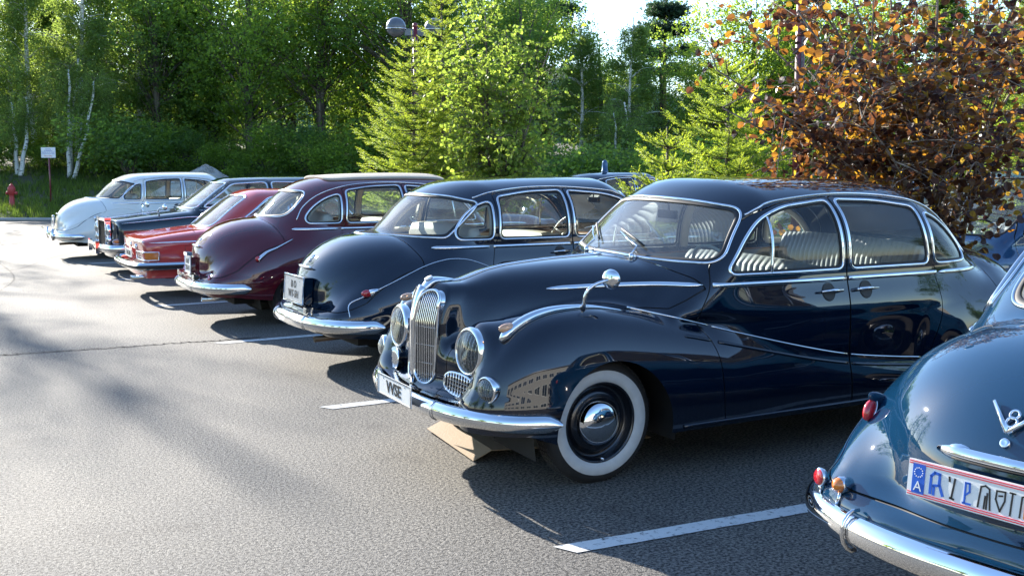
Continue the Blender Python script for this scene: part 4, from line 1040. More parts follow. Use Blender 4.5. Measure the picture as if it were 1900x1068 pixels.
def make_car(root, q, mat, seat_mat, h=.03):
    fn = car_field(q); L = q['L']
    s = surface_nets(fn, (-.15, -1.05, .14), (L + .2, 1.06, 1.9), h)
    _, s = clip(s, s.V[:, 2] - q.get('sill', .25))
    r = q.get('wr', .32)
    for wx in q['axles']:
        d = np.where(np.abs(s.V[:, 1]) > .45, np.hypot(s.V[:, 0] - wx, s.V[:, 2] - r) - r * 1.14, .3); _, s = clip(s, d)
    glass = []
    d = np.where(s.V[:, 0] < L * .5, poly_sd(s.V[:, [1, 2]], q['wsp']), .3); d = np.where(s.N[:, 0] < -.25, d, np.maximum(d, .01)); g, s = clip(s, d); glass.append(('windscreen', g))
    d = np.where(s.V[:, 0] > L * .5, poly_sd(s.V[:, [1, 2]], q['rsp']), .3); d = np.where(s.N[:, 0] > .2, d, np.maximum(d, .01)); g, s = clip(s, d); glass.append(('rear_window', g))
    for poly in q['side']:
        d = np.where(np.abs(s.V[:, 1]) > .3, sidep(s, poly), .3); g, s = clip(s, d)
        if len(g.F):
            c = g.cent()[:, 1]
            for m in (c < 0, c > 0):
                if m.any(): glass.append(('side_window', g.select(m)))
    parts = []
    for nm, poly in q.get('doors', []):
        for sd in (-1, 1):
            d = np.where(s.V[:, 1] * sd > .3, sidep(s, poly), .3); dr, _ = clip(s, d + .004); _, s = clip(s, d - .004); parts.append((nm, dr))
    for nm, f_ in q.get('lids', []):
        d = f_(s.V); dr, _ = clip(s, d + .004); _, s = clip(s, d - .004); parts.append((nm, dr))
    body_obj('body', s, mat, root)
    sl = MB()
    for nm, dr in parts:
        if not len(dr.F): continue
        body_obj(nm, dr, mat, root)
        for Lp in loops(dr)[:1]:
            P, N = resample(dr.V[Lp], .04, True, dr.N[Lp]); molding(sl, P, N, .014, .004, True, -.014, 6)
    if sl.v: sl.build('door_seals', M['seal'], root)
    for nm, g in glass:
        if not len(g.F): continue
        go = body_obj(nm, g, M['screen'] if big_(nm) else M['glass'], root, off=-.006)
        cf = MB(); frame_from(g, cf, q.get('fw', .016), .010, .0, step=.03); cf.build('window_frame', M['chrome'] if q.get('chrome', True) else M['seal'], go)
    for wx in q['axles']:
        for sd in (-1, 1):
            wheel(root, wx, sd * q.get('track', .68), sd, q.get('ww', False), 0, r, .13); wheelhouse(root, wx, sd, .4)
    ub = MB(); ub.box((L / 2, 0, .32), (L * .86, 1.15, .16)); ub.box((L / 2, 0, .29), (q['axles'][1] - q['axles'][0] - .75, 1.5, .05)); ub.build('underbody', M['under'], root)
    a0, a1 = q['axles']; zc = q['belt'] - .48
    seat(root, a1 - .35, zc, .60, 1, seat_mat, 12, .52, 'rear_seat'); seat(root, a1 - 1.25, zc, .60, 1, seat_mat, 12, .55, 'front_seat')
    b = q['belt']
    d_ = MB(); x0 = q['ws'][0] + .22; d_.tube([(x0, -.58, b - .1), (x0, 0, b - .08), (x0, .58, b - .1)], .085, 12, up=Vector((0, 0, 1))); d_.build('dashboard', M['black'], root)
    x0 += .26; sw = MB(); ax = Vector((.86, .0, .5)).normalized(); c = Vector((x0, -.34, b - .02)); e1 = Vector((0, 1, 0)); e2 = ax.cross(e1)
    sw.tube([tuple(c + e1 * math.cos(t) * .19 + e2 * math.sin(t) * .19) for t in np.linspace(0, 2 * math.pi, 30, endpoint=False)], .012, 8, True); sw.tube([tuple(c - ax * .02 + e1 * .18), tuple(c - ax * .02 - e1 * .18)], .009, 6); sw.build('steering_wheel', M['black'], root)
    return fn
def side_strip(root, fn, xs, zs, w, h, mat, nm='trim_strip', taper=True):
    for sd in (-1, 1):
        P, N = surf_y(fn, xs, zs, sd); mb = MB(); molding(mb, P, N, w, h, False, .002, 8, taper=taper); mb.build(nm, mat, root)
def blade(root, pts, z, hgt, nm, joints=(), rubber=False):
    P2 = lin(pts, 60); P2 = np.concatenate([P2[::-1] * [1, -1], P2[1:]]); P = resample(np.c_[P2, np.full(len(P2), z)], .04, False)
    T = np.gradient(P, axis=0); T /= np.linalg.norm(T, axis=1, keepdims=True); N = np.cross(T, [0, 0, 1.0]); sg = np.sign((N[len(N) // 2, 0]) * (1 if pts[0][0] > pts[-1][0] else -1)); N = N * (sg if sg else 1)
    V = []; prof = [(-.02, -1), (.012, -.8), (.030, -.35), (.034, .1), (.026, .55), (.010, .9), (-.02, 1)]
    for i in range(len(P)):
        for a, b in prof: V.append(P[i] + N[i] * a + np.array([0, 0, b * hgt]))
    m = len(prof); n = len(P); F = [(i * m + j, i * m + (j + 1) % m, (i + 1) * m + (j + 1) % m, (i + 1) * m + j) for i in range(n - 1) for j in range(m)]
    F += [tuple(range(m)), tuple((n - 1) * m + q for q in range(m - 1, -1, -1))]
    b = MB(); b.add(V, F); o = b.build(nm, M['chrome'], root)
    if rubber:
        rb = MB(); molding(rb, P, N, .022, .008, False, .036, 8); rb.build('rubber_strip', M['black'], o)
    return o
def red_coupe():
    L = 4.76
    t = thing('coupe', 'low red coupe with a square tail and wide chrome bumper', 'car', (2.36 + L, 15.12, 0), math.pi)
    X = lambda a: L - a
    q = dict(L=L, top=([0, .2, 1.2, 1.7, 3.4, 3.8, 4.2, 4.6, 4.76], [.72, .78, .86, .88, .88, .885, .85, .795, .765]), hw=([0, .8, 2.4, 4.0, 4.76], [.80, .86, .87, .855, .80]), roof=([1.5, 2.3, 3.0, 3.6], [1.33, 1.39, 1.395, 1.33]),
             nose=.02, nsl=.0, tsl=.10, tail_in=.01, tpl=.05, npl=.10, rk=.045, tuck=.35, zm=.5, p=7, belt=.89, gw=.76, gp=3.1, ws=(1.55, .88, 1.15), wc=.3, rs=(3.95, .88, 1.25), rc=.30,
             axles=(.95, 3.62), wr=.315, sill=.27, fw=.017, track=.70,
             wsp=round_poly([(-.62, .92), (.62, .92), (.52, 1.31), (-.52, 1.31)], .06), rsp=round_poly([(-.58, .905), (.58, .905), (.50, 1.31), (-.50, 1.31)], .09),
             side=[round_poly([(1.75, .93), (2.10, 1.26), (2.75, 1.31), (2.75, .93)], .04), round_poly([(2.80, .93), (2.80, 1.31), (3.05, 1.28), (3.48, .97), (3.45, .93)], .04)],
             doors=[('door', round_poly([(1.72, .35), (1.72, .9), (2.1, 1.30), (2.775, 1.35), (2.775, .35)], .02))],
             lids=[('boot_lid', lambda V: np.maximum.reduce([4.06 - V[:, 0] + .0 * V[:, 1], .735 - V[:, 2], np.abs(V[:, 1]) - .70]))])
    fn = make_car(t, q, M['red'], M['seat_grey'], .024)
    side_strip(t, fn, np.linspace(.1, 4.66, 50), np.interp(np.linspace(.1, 4.66, 50), [0, 1, 3.4, 4.7], [.69, .735, .745, .725]), .011, .007, M['chrome'], 'crease_trim')
    pb = np.array([(y, .738) for y in np.linspace(-.74, .74, 24)]); P, N = surf_x(fn, pb[:, 0], pb[:, 1], False, xlim=(5.0, 3.5)); mb = MB(); molding(mb, P, N, .009, .007, False, .002, 8); mb.build('tail_trim', M['chrome'], t)
    blade(t, [(4.875, 0), (4.86, .5), (4.81, .78), (4.72, .875), (4.20, .90), (3.96, .895)], .43, .055, 'rear_bumper', rubber=True)
    for sd in (-1, 1):
        P, N = surf_x(fn, np.array([.60 * sd]), np.array([.56]), False, xlim=(5.0, 3.5)); c = Vector(P[0])
        # lamp cluster wraps the corner
        yy = np.linspace(.40, .78, 10); O = []
        for z_ in (.505, .61):
            Pq, Nq = surf_x(fn, yy * sd, np.full(10, z_), False, xlim=(5.0, 3.5)); Ps, Ns = surf_y(fn, np.array([4.66, 4.60, 4.55]), np.full(3, z_), sd); O.append((np.r_[Pq, Ps], np.r_[Nq, Ns]))
        n = 13; V = [tuple(p + m * .014) for p, m in zip(*O[0])] + [tuple(p + m * .014) for p, m in zip(*O[1])]
        for a, b, mt, nm in ((0, 5, 'lampglass', 'reversing_lens'), (5, 9, 'redlens', 'tail_lens'), (9, 12, 'amber', 'indicator_lens')):
            mb = MB(); mb.add([V[i] for i in range(a, b + 1)] + [V[n + i] for i in range(a, b + 1)], [(i, i + 1, b - a + 1 + i + 1, b - a + 1 + i) for i in range(b - a)]); mb.build(nm, M[mt], t)
        ring = V[:n] + V[n:][::-1]; fr = MB(); fr.tube([tuple(v) for v in ring], .009, 8, True); fr.build('lamp_frame', M['chrome'], t)
        P, N = surf_y(fn, np.array([4.05, 3.88]), np.array([.62, .62]), sd)
        if sd == 1 or True:
            xs = np.array([4.22, 4.22, 4.22, 4.13, 4.04, 3.95, 3.95, 3.95, 4.04, 4.13]); zs = np.array([.68, .62, .56, .55, .55, .56, .62, .68, .69, .69]); P, N = surf_y(fn, xs, zs, sd); mb = MB(); molding(mb, P, N, .003, .0015, True, 0, 6); mb.build('fuel_flap', M['seal'], t)
        P, N = surf_x(fn, np.array([.36 * sd]), np.array([.66]), False, xlim=(5.0, 3.5)); mb = MB(); mb.lathe([(.038, 0), (.036, .012), (.03, .018), (.0005, .02)], P[0], N[0], 24)
        if sd == 1: mb.build('fuel_cap_badge', M['chrome'], t)
    plate(t, Vector((4.79, 0, .56)), ROT_TAIL, .50, .11, 'MN-2001', 'old')
    P, N = surf_x(fn, np.array([0.]), np.array([.67]), False, xlim=(5.0, 3.5)); mb = MB(); mb.lathe([(.035, 0), (.034, .008), (.0005, .012)], P[0], N[0], 24); mb.build('round_badge', M['chrome'], t)
    mb = MB(); mb.lathe([(.018, 0), (.022, 0), (.022, .4), (.018, .4)], (4.45, .45, .27), (1, 0, 0), 16); mb.lathe([(.018, 0), (.022, 0), (.022, .4), (.018, .4)], (4.45, .52, .27), (1, 0, 0), 16); mb.build('exhaust_pipe', M['chrome_old'], t)
    return t
def dark_saloon():
    L = 5.1
    t = thing('limousine', 'long black-green saloon with an upright chrome grille, nose to the lane', 'car', (2.50, 18.62, 0), 0)
    q = dict(L=L, top=([0, .3, .9, 1.3, 3.9, 4.4, 5.1], [.86, .90, .965, 1.00, 1.0, .96, .86]), hw=([0, .5, 1.5, 4.2, 5.1], [.83, .88, .90, .89, .82]), roof=([1.4, 2.2, 3.2, 4.1], [1.47, 1.53, 1.545, 1.46]),
             nose=.03, nsl=.0, rk=.06, tuck=.15, zm=.55, p=6, npl=.12, belt=1.0, gw=.80, gp=3.2, ws=(1.14, 1.0, 1.35), wc=.32, rs=(4.15, 1.0, .8), axles=(.85, 4.0), wr=.335, sill=.26, fw=.014,
             wsp=round_poly([(-.68, 1.03), (.68, 1.03), (.56, 1.44), (-.56, 1.44)], .06), rsp=round_poly([(-.55, 1.05), (.55, 1.05), (.48, 1.40), (-.48, 1.40)], .06),
             side=[round_poly([(1.42, 1.045), (1.95, 1.42), (2.52, 1.45), (2.52, 1.045)], .03), round_poly([(2.60, 1.045), (2.60, 1.45), (3.30, 1.44), (3.42, 1.045)], .03), round_poly([(3.50, 1.045), (3.38, 1.43), (3.72, 1.36), (3.92, 1.08)], .03)],
             doors=[('front_door', round_poly([(1.40, .33), (1.38, 1.03), (1.93, 1.46), (2.56, 1.49), (2.56, .33)], .02))], lids=[('bonnet', lambda V: np.maximum.reduce([V[:, 0] - 1.10 - .3 * V[:, 1]**2, .85 - V[:, 2], np.abs(V[:, 1]) - .55, .12 - V[:, 0]]))])
    fn = make_car(t, q, M['green'], M['seat_beige'], .026)
    # grille: tall chrome shell
    g = MB()
    for (c, d) in (((.0, .40, .64), (.08, .05, .44)), ((.0, -.40, .64), (.08, .05, .44)), ((.0, 0, .865), (.10, .85, .05)), ((.0, 0, .43), (.14, .85, .03))): g.box(c, d)
    go = g.build('grille_shell', M['chrome'], t)
    b = MB(); b.box((.03, 0, .64), (.02, .76, .40)); b.build('grille_backing', M['black'], go)
    for i in range(-10, 11):
        b = MB(); b.box((.0, i * .036, .645), (.03, .008, .40)); b.build('grille_bar', M['black'], go)
    for sd in (-1, 1):
        for zz, rr in ((.70, .085),): round_lamp(t, (-.035, .61 * sd, zz), (-1, 0, 0), rr, 'headlight', .014)
        round_lamp(t, (-.03, .62 * sd, .55), (-1, 0, 0), .05, 'fog_lamp', .01)
        P, N = surf_y(fn, np.array([.10]), np.array([.53]), sd); mb = MB(); mb.ball(P[0] + [0, -.0 * sd, 0], (.07, .02, .028)); io = mb.build('indicator_lens', M['amber'], t)
        fr = MB(); fr.tube([tuple(P[0] + np.array([math.cos(a) * .085, .008 * sd, math.sin(a) * .036])) for a in np.linspace(0, 2 * math.pi, 24, endpoint=False)], .006, 6, True); fr.build('indicator_frame', M['chrome'], io)
        mirror_ball(t, (.75, .70 * sd, .93), (.82, .78 * sd, 1.06), .05)
    blade(t, [(-.13, 0), (-.12, .5), (-.05, .78), (.05, .90), (.45, .935)], .42, .065, 'front_bumper')
    for sd in (-1, 1):
        b = MB(); b.box((-.17, .42 * sd, .43), (.06, .05, .20)); b.build('overrider', M['chrome'], t)
    side_strip(t, fn, np.linspace(.06, 5.0, 50), np.interp(np.linspace(.06, 5.0, 50), [0, 1.2, 5], [.80, .90, .86]), .008, .006, M['chrome'], 'wing_trim')
    side_strip(t, fn, np.linspace(1.3, 3.9, 30), np.full(30, 1.00), .008, .006, M['chrome'], 'waist_trim')
    P, N = surf_z(fn, np.linspace(.06, 1.05, 20), np.zeros(20)); mb = MB(); molding(mb, P, N, .010, .008, False, .002, 8); mb.build('bonnet_strip', M['chrome'], t)
    return t
def modern(name, label, cat, loc, rz, mat, H=1.0, group=None, kind='estate', h=.04):
    t = thing(name, label, cat, loc, rz, group); L = 4.5; k = H
    if kind == 'van': rs = (4.42, 1.0, .22); roofx = [1.3, 2.0, 3.6, 4.5]; roofz = [1.55, 1.66, 1.66, 1.60]
    elif kind == 'estate': rs = (4.35, .98, .45); roofx = [1.4, 2.2, 3.5, 4.4]; roofz = [1.38, 1.46, 1.46, 1.40]
    else: rs = (4.0, 1.0, 1.1); roofx = [1.4, 2.2, 3.0, 4.0]; roofz = [1.38, 1.45, 1.44, 1.34]
    rz_ = [z * k for z in roofz]; bl = .98 if kind != 'van' else 1.02; zt = rz_[1] - .09
    q = dict(L=L, top=([0, .3, .8, 1.2, 4.1, 4.5], [.62, .78, .88, .95, .99, .96]), hw=([0, .4, 1.2, 3.8, 4.5], [.72, .84, .88, .88, .80]), roof=(roofx, rz_), nose=.02, nsl=-.0, npl=.28, rk=.12, tuck=.2, zm=.52, p=4.5,
             belt=bl - .02, gw=.80, gp=3.2, ws=(1.0, .93, 1.65), wc=.4, rs=rs, axles=(.85, 3.5), wr=.32, sill=.24, fw=.012, chrome=False,
             wsp=round_poly([(-.70, .985), (.70, .985), (.58, zt), (-.58, zt)], .07), rsp=round_poly([(-.62, 1.02), (.62, 1.02), (.54, zt - .03), (-.54, zt - .03)], .07),
             side=[round_poly([(1.45, .99), (2.0, zt - .05), (2.42, zt), (2.42, .99)], .04), round_poly([(2.50, .99), (2.50, zt), (3.35, zt - .01), (3.45, .99)], .04), round_poly([(3.53, 1.0), (3.45, zt - .02), (3.85, zt - .06), (4.05, 1.03)], .05)],
             doors=[('front_door', round_poly([(1.40, .35), (1.36, .97), (1.95, zt), (2.46, zt + .04), (2.46, .35)], .03)), ('rear_door', round_poly([(2.47, .35), (2.47, zt + .04), (3.44, zt + .02), (3.49, .95), (3.2, .6), (3.1, .35)], .03))],
             lids=[('bonnet', lambda V: np.maximum.reduce([V[:, 0] - .98 - .3 * V[:, 1]**2, .74 - V[:, 2], np.abs(V[:, 1]) - .68, .16 - V[:, 0]]))])
    fn = make_car(t, q, mat, M['seat_grey'], h)
    for sd in (-1, 1):
        mb = MB(); mb.ball((1.52, .98 * sd, 1.03), (.055, .10, .075)); mb.tube([(1.52, .86 * sd, .99), (1.52, .93 * sd, 1.0)], .018, 8); mo = mb.build('door_mirror', mat, t)
        g = MB(); g.box((1.578, .98 * sd, 1.03), (.006, .15, .10)); g.build('mirror_glass', M['chrome'], mo)
        P, N = surf_y(fn, np.array([.16]), np.array([.70]), sd); mb = MB(); mb.ball(P[0] + np.array([-.02, -.09 * sd, -.01]), (.13, .10, .065)); mb.build('headlight', M['lampglass'], t)
        mb = MB(); mb.ball((4.44, .72 * sd, .86), (.06, .09, .12)); mb.build('tail_lamp', M['redlens'], t)
        for hx in (2.25, 3.2):
            P, N = surf_y(fn, np.array([hx - .09, hx, hx + .09]), np.full(3, .90), sd); mb = MB(); mb.tube([tuple(p + n * .025) for p, n in zip(P, N)], .012, 8); mb.build('door_handle', mat, t)
    mb = MB(); mb.box((.02, 0, .48), (.04, 1.0, .12)); mb.build('air_intake', M['black'], t)
    mb = MB(); mb.box((-.03, 0, .42), (.012, .52, .11)); mb.build('number_plate', M['white'], t)
    return t

# ------------------------------------------------------------------ the parked row
t = thing('saloon', 'large midnight blue vintage saloon with twin kidney grille and whitewall tyres, nose to the lane', 'vintage car', (3.082, 5.50, .019), R(1.15), 'rounded vintage saloons')
t.rotation_euler[0] = R(1.4)
make_saloon(t, M['navy'], M['seat_grey'], .018, 'small', True, False, ww=True)
t = thing('saloon', 'blue-grey vintage saloon in the near corner with a V8 badge and a long Austrian plate', 'vintage car', (6.81, 2.62, 0), math.pi + R(6.7), 'rounded vintage saloons')
make_saloon(t, M['petrol'], M['seat_beige'], .018, 'small', False, 'near', doors_all=False)
t = thing('saloon', 'dark blue vintage saloon parked tail first with a wide wraparound rear window', 'vintage car', (6.69, 8.88, 0), math.pi + R(.5), 'rounded vintage saloons')
make_saloon(t, M['blue'], M['seat_beige'], .022, 'wide', False, 'blue')
t = thing('saloon', 'maroon vintage saloon with a beige folding roof, tail to the lane', 'vintage car', (6.48, 12.08, 0), math.pi + R(.3), 'rounded vintage saloons')
make_saloon(t, M['maroon'], M['seat_beige'], .022, 'small', False, 'maroon')
# folding canvas roof panel
hs = saloon_base(.022); c = (np.abs(hs.V[:, 1]) < .56) & (hs.V[:, 0] > 1.05) & (hs.V[:, 0] < 2.62) & (hs.V[:, 2] > 1.3); hl = hs.select(c[hs.F].all(1) & (hs.N[hs.F][:, :, 2].mean(1) > .5))
d = poly_sd(hl.V[:, [0, 1]], round_poly([(1.10, -.48), (2.55, -.45), (2.55, .45), (1.10, .48)], .12)); hl, _ = clip(hl, d)
ro = body_obj('folding_roof', hl, M['canvas'], t, off=.020); mb = MB(); frame_from(hl, mb, .014, .020, .006, step=.03); mb.build('roof_hem', M['canvas'], ro)
red_coupe()
dark_saloon()
t = thing('saloon', 'ivory white vintage saloon, farthest of the parked row, tail first', 'vintage car', (6.06, 22.05, 0), math.pi, 'rounded vintage saloons')
make_saloon(t, M['ivory'], M['seat_beige'], .030, 'wide', False, 'white')
# cars of the second row, beyond the planted strip
t = thing('saloon', 'dark blue vintage saloon of the second row with a beacon on its roof', 'vintage car', (14.4, 18.9, 0), math.pi, 'rounded vintage saloons')
make_saloon(t, M['blue'], M['seat_grey'], .036, 'wide', False, False, interior=False)
b = MB(); b.lathe([(.075, 0), (.075, .03), (.06, .04), (.06, .18), (.045, .225), (.02, .245), (.0005, .25)], (2.0, 0, 1.60), (0, 0, 1), 24); b.build('roof_beacon', M['vanblue'], t)
modern('estate_car', 'white estate car seen through the front saloon windows', 'car', (8.5, 11.9, 0), R(2), M['ivory'], 1.0, None, 'estate')
modern('people_carrier', 'bright blue people carrier behind the purple hazel, nose left', 'car', (8.45, 8.1, 0), R(-2), M['vanblue'], 1.0, None, 'van', .032)
modern('hatchback', 'silver car beyond the blue people carrier at the right edge', 'car', (12.6, 14.6, 0), R(4), M['silver'], 1.04, None, 'estate')
modern('hatchback', 'white car behind the small spruce of the planted strip', 'car', (9.6, 15.2, 0), R(0), M['ivory'], .97, None, 'saloon')
# ------------------------------------------------------------------ ground and setting
rng = np.random.default_rng(7)
CY_, SY_ = math.cos(YAW), math.sin(YAW)
FWD = Vector((math.sin(YAW) * math.cos(PITCH), math.cos(YAW) * math.cos(PITCH), -math.sin(PITCH)))
RGT = Vector((math.cos(YAW), -math.sin(YAW), 0)); UPV = RGT.cross(FWD)
def at(px, py, D):
    """world point seen at photo pixel (px,py), D metres deep"""
    return Vector((0, 0, CAM_H)) + (FWD + RGT * ((px - 950) / 2000) + UPV * (-(py - 534) / 2000)) * D
def gxy(px, D):
    """ground position at depth D in the column px"""
    a = YAW + math.atan((px - 950) / 2000 * 1.0); return Vector((math.sin(a) / math.cos(a - YAW) * D, math.cos(a) / math.cos(a - YAW) * D, 0))
def terrain(x, y):
    D = x * SY_ + y * CY_
    lat = x * CY_ - y * SY_
    s = np.clip(D - 35, 0, None)
    z = .16 * np.minimum(s, 13) + .05 * np.clip(s - 13, 0, 60)
    fade = np.clip((14 - lat) / 10, .35, 1)     # the bank flattens out to the right
    return z * fade + .10 * np.sin(x * .9) * np.sin(y * .7 + 1) * np.clip(s / 4, 0, 1)
def asphalt():
    m, n, l, b = nodes_of('asphalt')
    tc = n.new('ShaderNodeTexCoord')
    fine = n.new('ShaderNodeTexVoronoi'); fine.inputs['Scale'].default_value = 150.0
    fine2 = n.new('ShaderNodeTexNoise'); fine2.inputs['Scale'].default_value = 60.0; fine2.inputs['Detail'].default_value = 8; fine2.inputs['Roughness'].default_value = .72
    big = n.new('ShaderNodeTexNoise'); big.inputs['Scale'].default_value = .45; big.inputs['Detail'].default_value = 7; big.inputs['Roughness'].default_value = .6
    ramp = n.new('ShaderNodeValToRGB'); ramp.color_ramp.elements[0].position = .43; ramp.color_ramp.elements[0].color = (.008, .009, .011, 1); ramp.color_ramp.elements[1].position = .57; ramp.color_ramp.elements[1].color = (.23, .215, .19, 1)
    mxb = n.new('ShaderNodeMix'); mxb.data_type = 'RGBA'; mxb.blend_type = 'MULTIPLY'; mxb.inputs['Factor'].default_value = 1.0
    rb = n.new('ShaderNodeValToRGB'); rb.color_ramp.elements[0].position = .3; rb.color_ramp.elements[0].color = (.72, .72, .74, 1); rb.color_ramp.elements[1].position = .7; rb.color_ramp.elements[1].color = (1.15, 1.12, 1.05, 1)
    st = n.new('ShaderNodeTexNoise'); st.inputs['Scale'].default_value = 1.1; st.inputs['Detail'].default_value = 9; st.inputs['Roughness'].default_value = .65; l.new(tc.outputs['Object'], st.inputs['Vector'])
    sr = n.new('ShaderNodeValToRGB'); sr.color_ramp.elements[0].position = .58; sr.color_ramp.elements[0].color = (1, 1, 1, 1); sr.color_ramp.elements[1].position = .68; sr.color_ramp.elements[1].color = (.62, .61, .62, 1); l.new(st.outputs['Fac'], sr.inputs['Fac'])
    ms_ = n.new('ShaderNodeMix'); ms_.data_type = 'RGBA'; ms_.blend_type = 'MULTIPLY'; ms_.inputs['Factor'].default_value = 1.0; l.new(sr.outputs['Color'], ms_.inputs['B'])
    # bright mineral grains
    gr = n.new('ShaderNodeTexVoronoi'); gr.inputs['Scale'].default_value = 60.0; gr.feature = 'F1'
    gc = n.new('ShaderNodeValToRGB'); gc.color_ramp.elements[0].position = 0.0; gc.color_ramp.elements[0].color = (1, 1, 1, 1); gc.color_ramp.elements[1].position = .10; gc.color_ramp.elements[1].color = (0, 0, 0, 1)
    mg = n.new('ShaderNodeMix'); mg.data_type = 'RGBA'; mg.inputs['B'].default_value = (.42, .41, .38, 1)
    sel = n.new('ShaderNodeMath'); sel.operation = 'GREATER_THAN'; sel.inputs[1].default_value = .72
    mm = n.new('ShaderNodeMath'); mm.operation = 'MULTIPLY'
    sx = n.new('ShaderNodeSeparateColor')
    for t in (fine, fine2, big, gr): l.new(tc.outputs['Object'], t.inputs['Vector'])
    l.new(fine2.outputs['Fac'], ramp.inputs['Fac']); l.new(ramp.outputs['Color'], mxb.inputs['A']); l.new(big.outputs['Fac'], rb.inputs['Fac']); l.new(rb.outputs['Color'], mxb.inputs['B'])
    l.new(gr.outputs['Color'], sx.inputs[0]); l.new(sx.outputs[0], sel.inputs[0]); l.new(gr.outputs['Distance'], gc.inputs['Fac']); l.new(sel.outputs[0], mm.inputs[0]); l.new(gc.outputs['Color'], mm.inputs[1])
    l.new(mm.outputs[0], mg.inputs['Factor']); l.new(mxb.outputs['Result'], ms_.inputs['A']); l.new(ms_.outputs['Result'], mg.inputs['A']); l.new(mg.outputs['Result'], b.inputs['Base Color'])
    ad = n.new('ShaderNodeMath'); ad.operation = 'MULTIPLY_ADD'; ad.inputs[1].default_value = -.55
    l.new(fine.outputs['Distance'], ad.inputs[0]); l.new(fine2.outputs['Fac'], ad.inputs[2])
    bp = n.new('ShaderNodeBump'); bp.inputs['Strength'].default_value = .7; bp.inputs['Distance'].default_value = .007
    l.new(ad.outputs[0], bp.inputs['Height']); l.new(bp.outputs['Normal'], b.inputs['Normal'])
    b.inputs['Roughness'].default_value = .78; b.inputs['Specular IOR Level'].default_value = .45
    return m
M['asphalt'] = asphalt()
M['linepaint'] = simple('road_marking_paint', (.62, .62, .60), .6, bump=.3, bscale=120)
def worn(m):
    n = m.node_tree.nodes; l = m.node_tree.links; b = n['Principled BSDF']; tc = n.new('ShaderNodeTexCoord'); t = n.new('ShaderNodeTexNoise'); t.inputs['Scale'].default_value = 26; t.inputs['Detail'].default_value = 9; t.inputs['Roughness'].default_value = .75
    r = n.new('ShaderNodeValToRGB'); e = r.color_ramp.elements; e[0].position = .37; e[0].color = (.07, .07, .07, 1); e[1].position = .46; e[1].color = (.60, .60, .58, 1); l.new(tc.outputs['Object'], t.inputs['Vector']); l.new(t.outputs['Fac'], r.inputs['Fac']); l.new(r.outputs['Color'], b.inputs['Base Color'])
worn(M['linepaint'])
M['crack'] = simple('crack_filler', (.012, .012, .013), .8)
M['kerb'] = simple('kerb_concrete', (.30, .30, .29), .85, bump=.4, bscale=40, var=.2, vscale=6)
M['soil'] = simple('bank_soil', (.055, .055, .030), .95, bump=.6, bscale=6, var=.5, vscale=1.3)
M['mulch'] = simple('planting_strip_soil', (.045, .040, .026), .95, bump=.6, bscale=30, var=.4, vscale=4)
# asphalt sheet to the horizon
g = MB(); g.add([(-400, -400, 0), (400, -400, 0), (400, 400, 0), (-400, 400, 0)], [(0, 1, 2, 3)], False); g.build('asphalt', M['asphalt'], None, kind='structure')
# grassy bank beyond
xs = np.linspace(-45, 75, 110); ds = np.r_[np.linspace(34.6, 52, 40), np.linspace(53, 130, 30)]; V = []
for D in ds:
    for la in np.linspace(-60, 75, 100):
        x = la * CY_ + D * SY_; y = -la * SY_ + D * CY_; e = math.sin(la * .35) * .35
        V.append((x + e * SY_, y + e * CY_, float(terrain(x, y)) + (.0 if D > 34.9 else -.05) + .02))
n_ = 100; F = [(i * n_ + j, i * n_ + j + 1, (i + 1) * n_ + j + 1, (i + 1) * n_ + j) for i in range(len(ds) - 1) for j in range(n_ - 1)]
g = MB(); g.add(V, F); g.build('grassy_bank', M['soil'], None, kind='structure')
# wooded hill that closes the view behind the trees
M['hillwood'] = simple('far_wood_canopy', (.085, .135, .05), .95, bump=1.0, bscale=1.2, var=.6, vscale=.9)
V = []; hs_ = np.linspace(0, 1, 16)
for hh in hs_:
    for la in np.linspace(-90, 110, 160):
        D = 72 + 26 * hh; x = la * CY_ + D * SY_; y = -la * SY_ + D * CY_; top = (8.8 if la < 6 else 7.0) + 1.0 * math.sin(la * .21) + .5 * math.sin(la * .77 + 1)
        V.append((x, y, 1.2 + top * math.sin(hh * 1.57)**.7 + .5 * math.sin(la * 1.9 + hh * 9) * math.sin(la * .8 + hh * 17)))
g = MB(); g.add(V, [(i * 160 + j, i * 160 + j + 1, (i + 1) * 160 + j + 1, (i + 1) * 160 + j) for i in range(15) for j in range(159)]); g.build('wooded_hill', M['hillwood'], None, kind='structure')
# planted strip between the two rows of bays
strip = MB(); strip.box((8.05, 13.0, .035), (1.05, 38.0, .07)); strip.build('planting_strip', M['mulch'], None, kind='structure')
kb = MB()
kerb_root = None
for side, x in ((0, 7.47), (1, 8.63)):
    pass
ks = MB(); ks.box((0, 0, 0), (.10, .99, .12)); kme = ks.me('kerb_stone')
kt = thing('kerb', 'concrete kerb edging the planted strip between the two car rows', 'kerb', (0, 0, 0))
for x in (7.47, 8.63):
    for i in range(38): o = link_mesh('kerb_stone', kme, M['kerb'], kt); o.location = (x, -5.5 + i, .065 + .003 * ((i * 7) % 3))
# far kerb where the asphalt meets the bank
kt = thing('kerb', 'pale kerb line where the far asphalt meets the grass bank', 'kerb', (0, 0, 0))
fk = MB(); pts = []
for la in np.linspace(-24, 12, 60): D = 34.45; pts.append((la * CY_ + D * SY_, -la * SY_ + D * CY_, .05))
fk.tube(pts, .07, 6); o = fk.build('kerb_line', M['kerb'], kt)
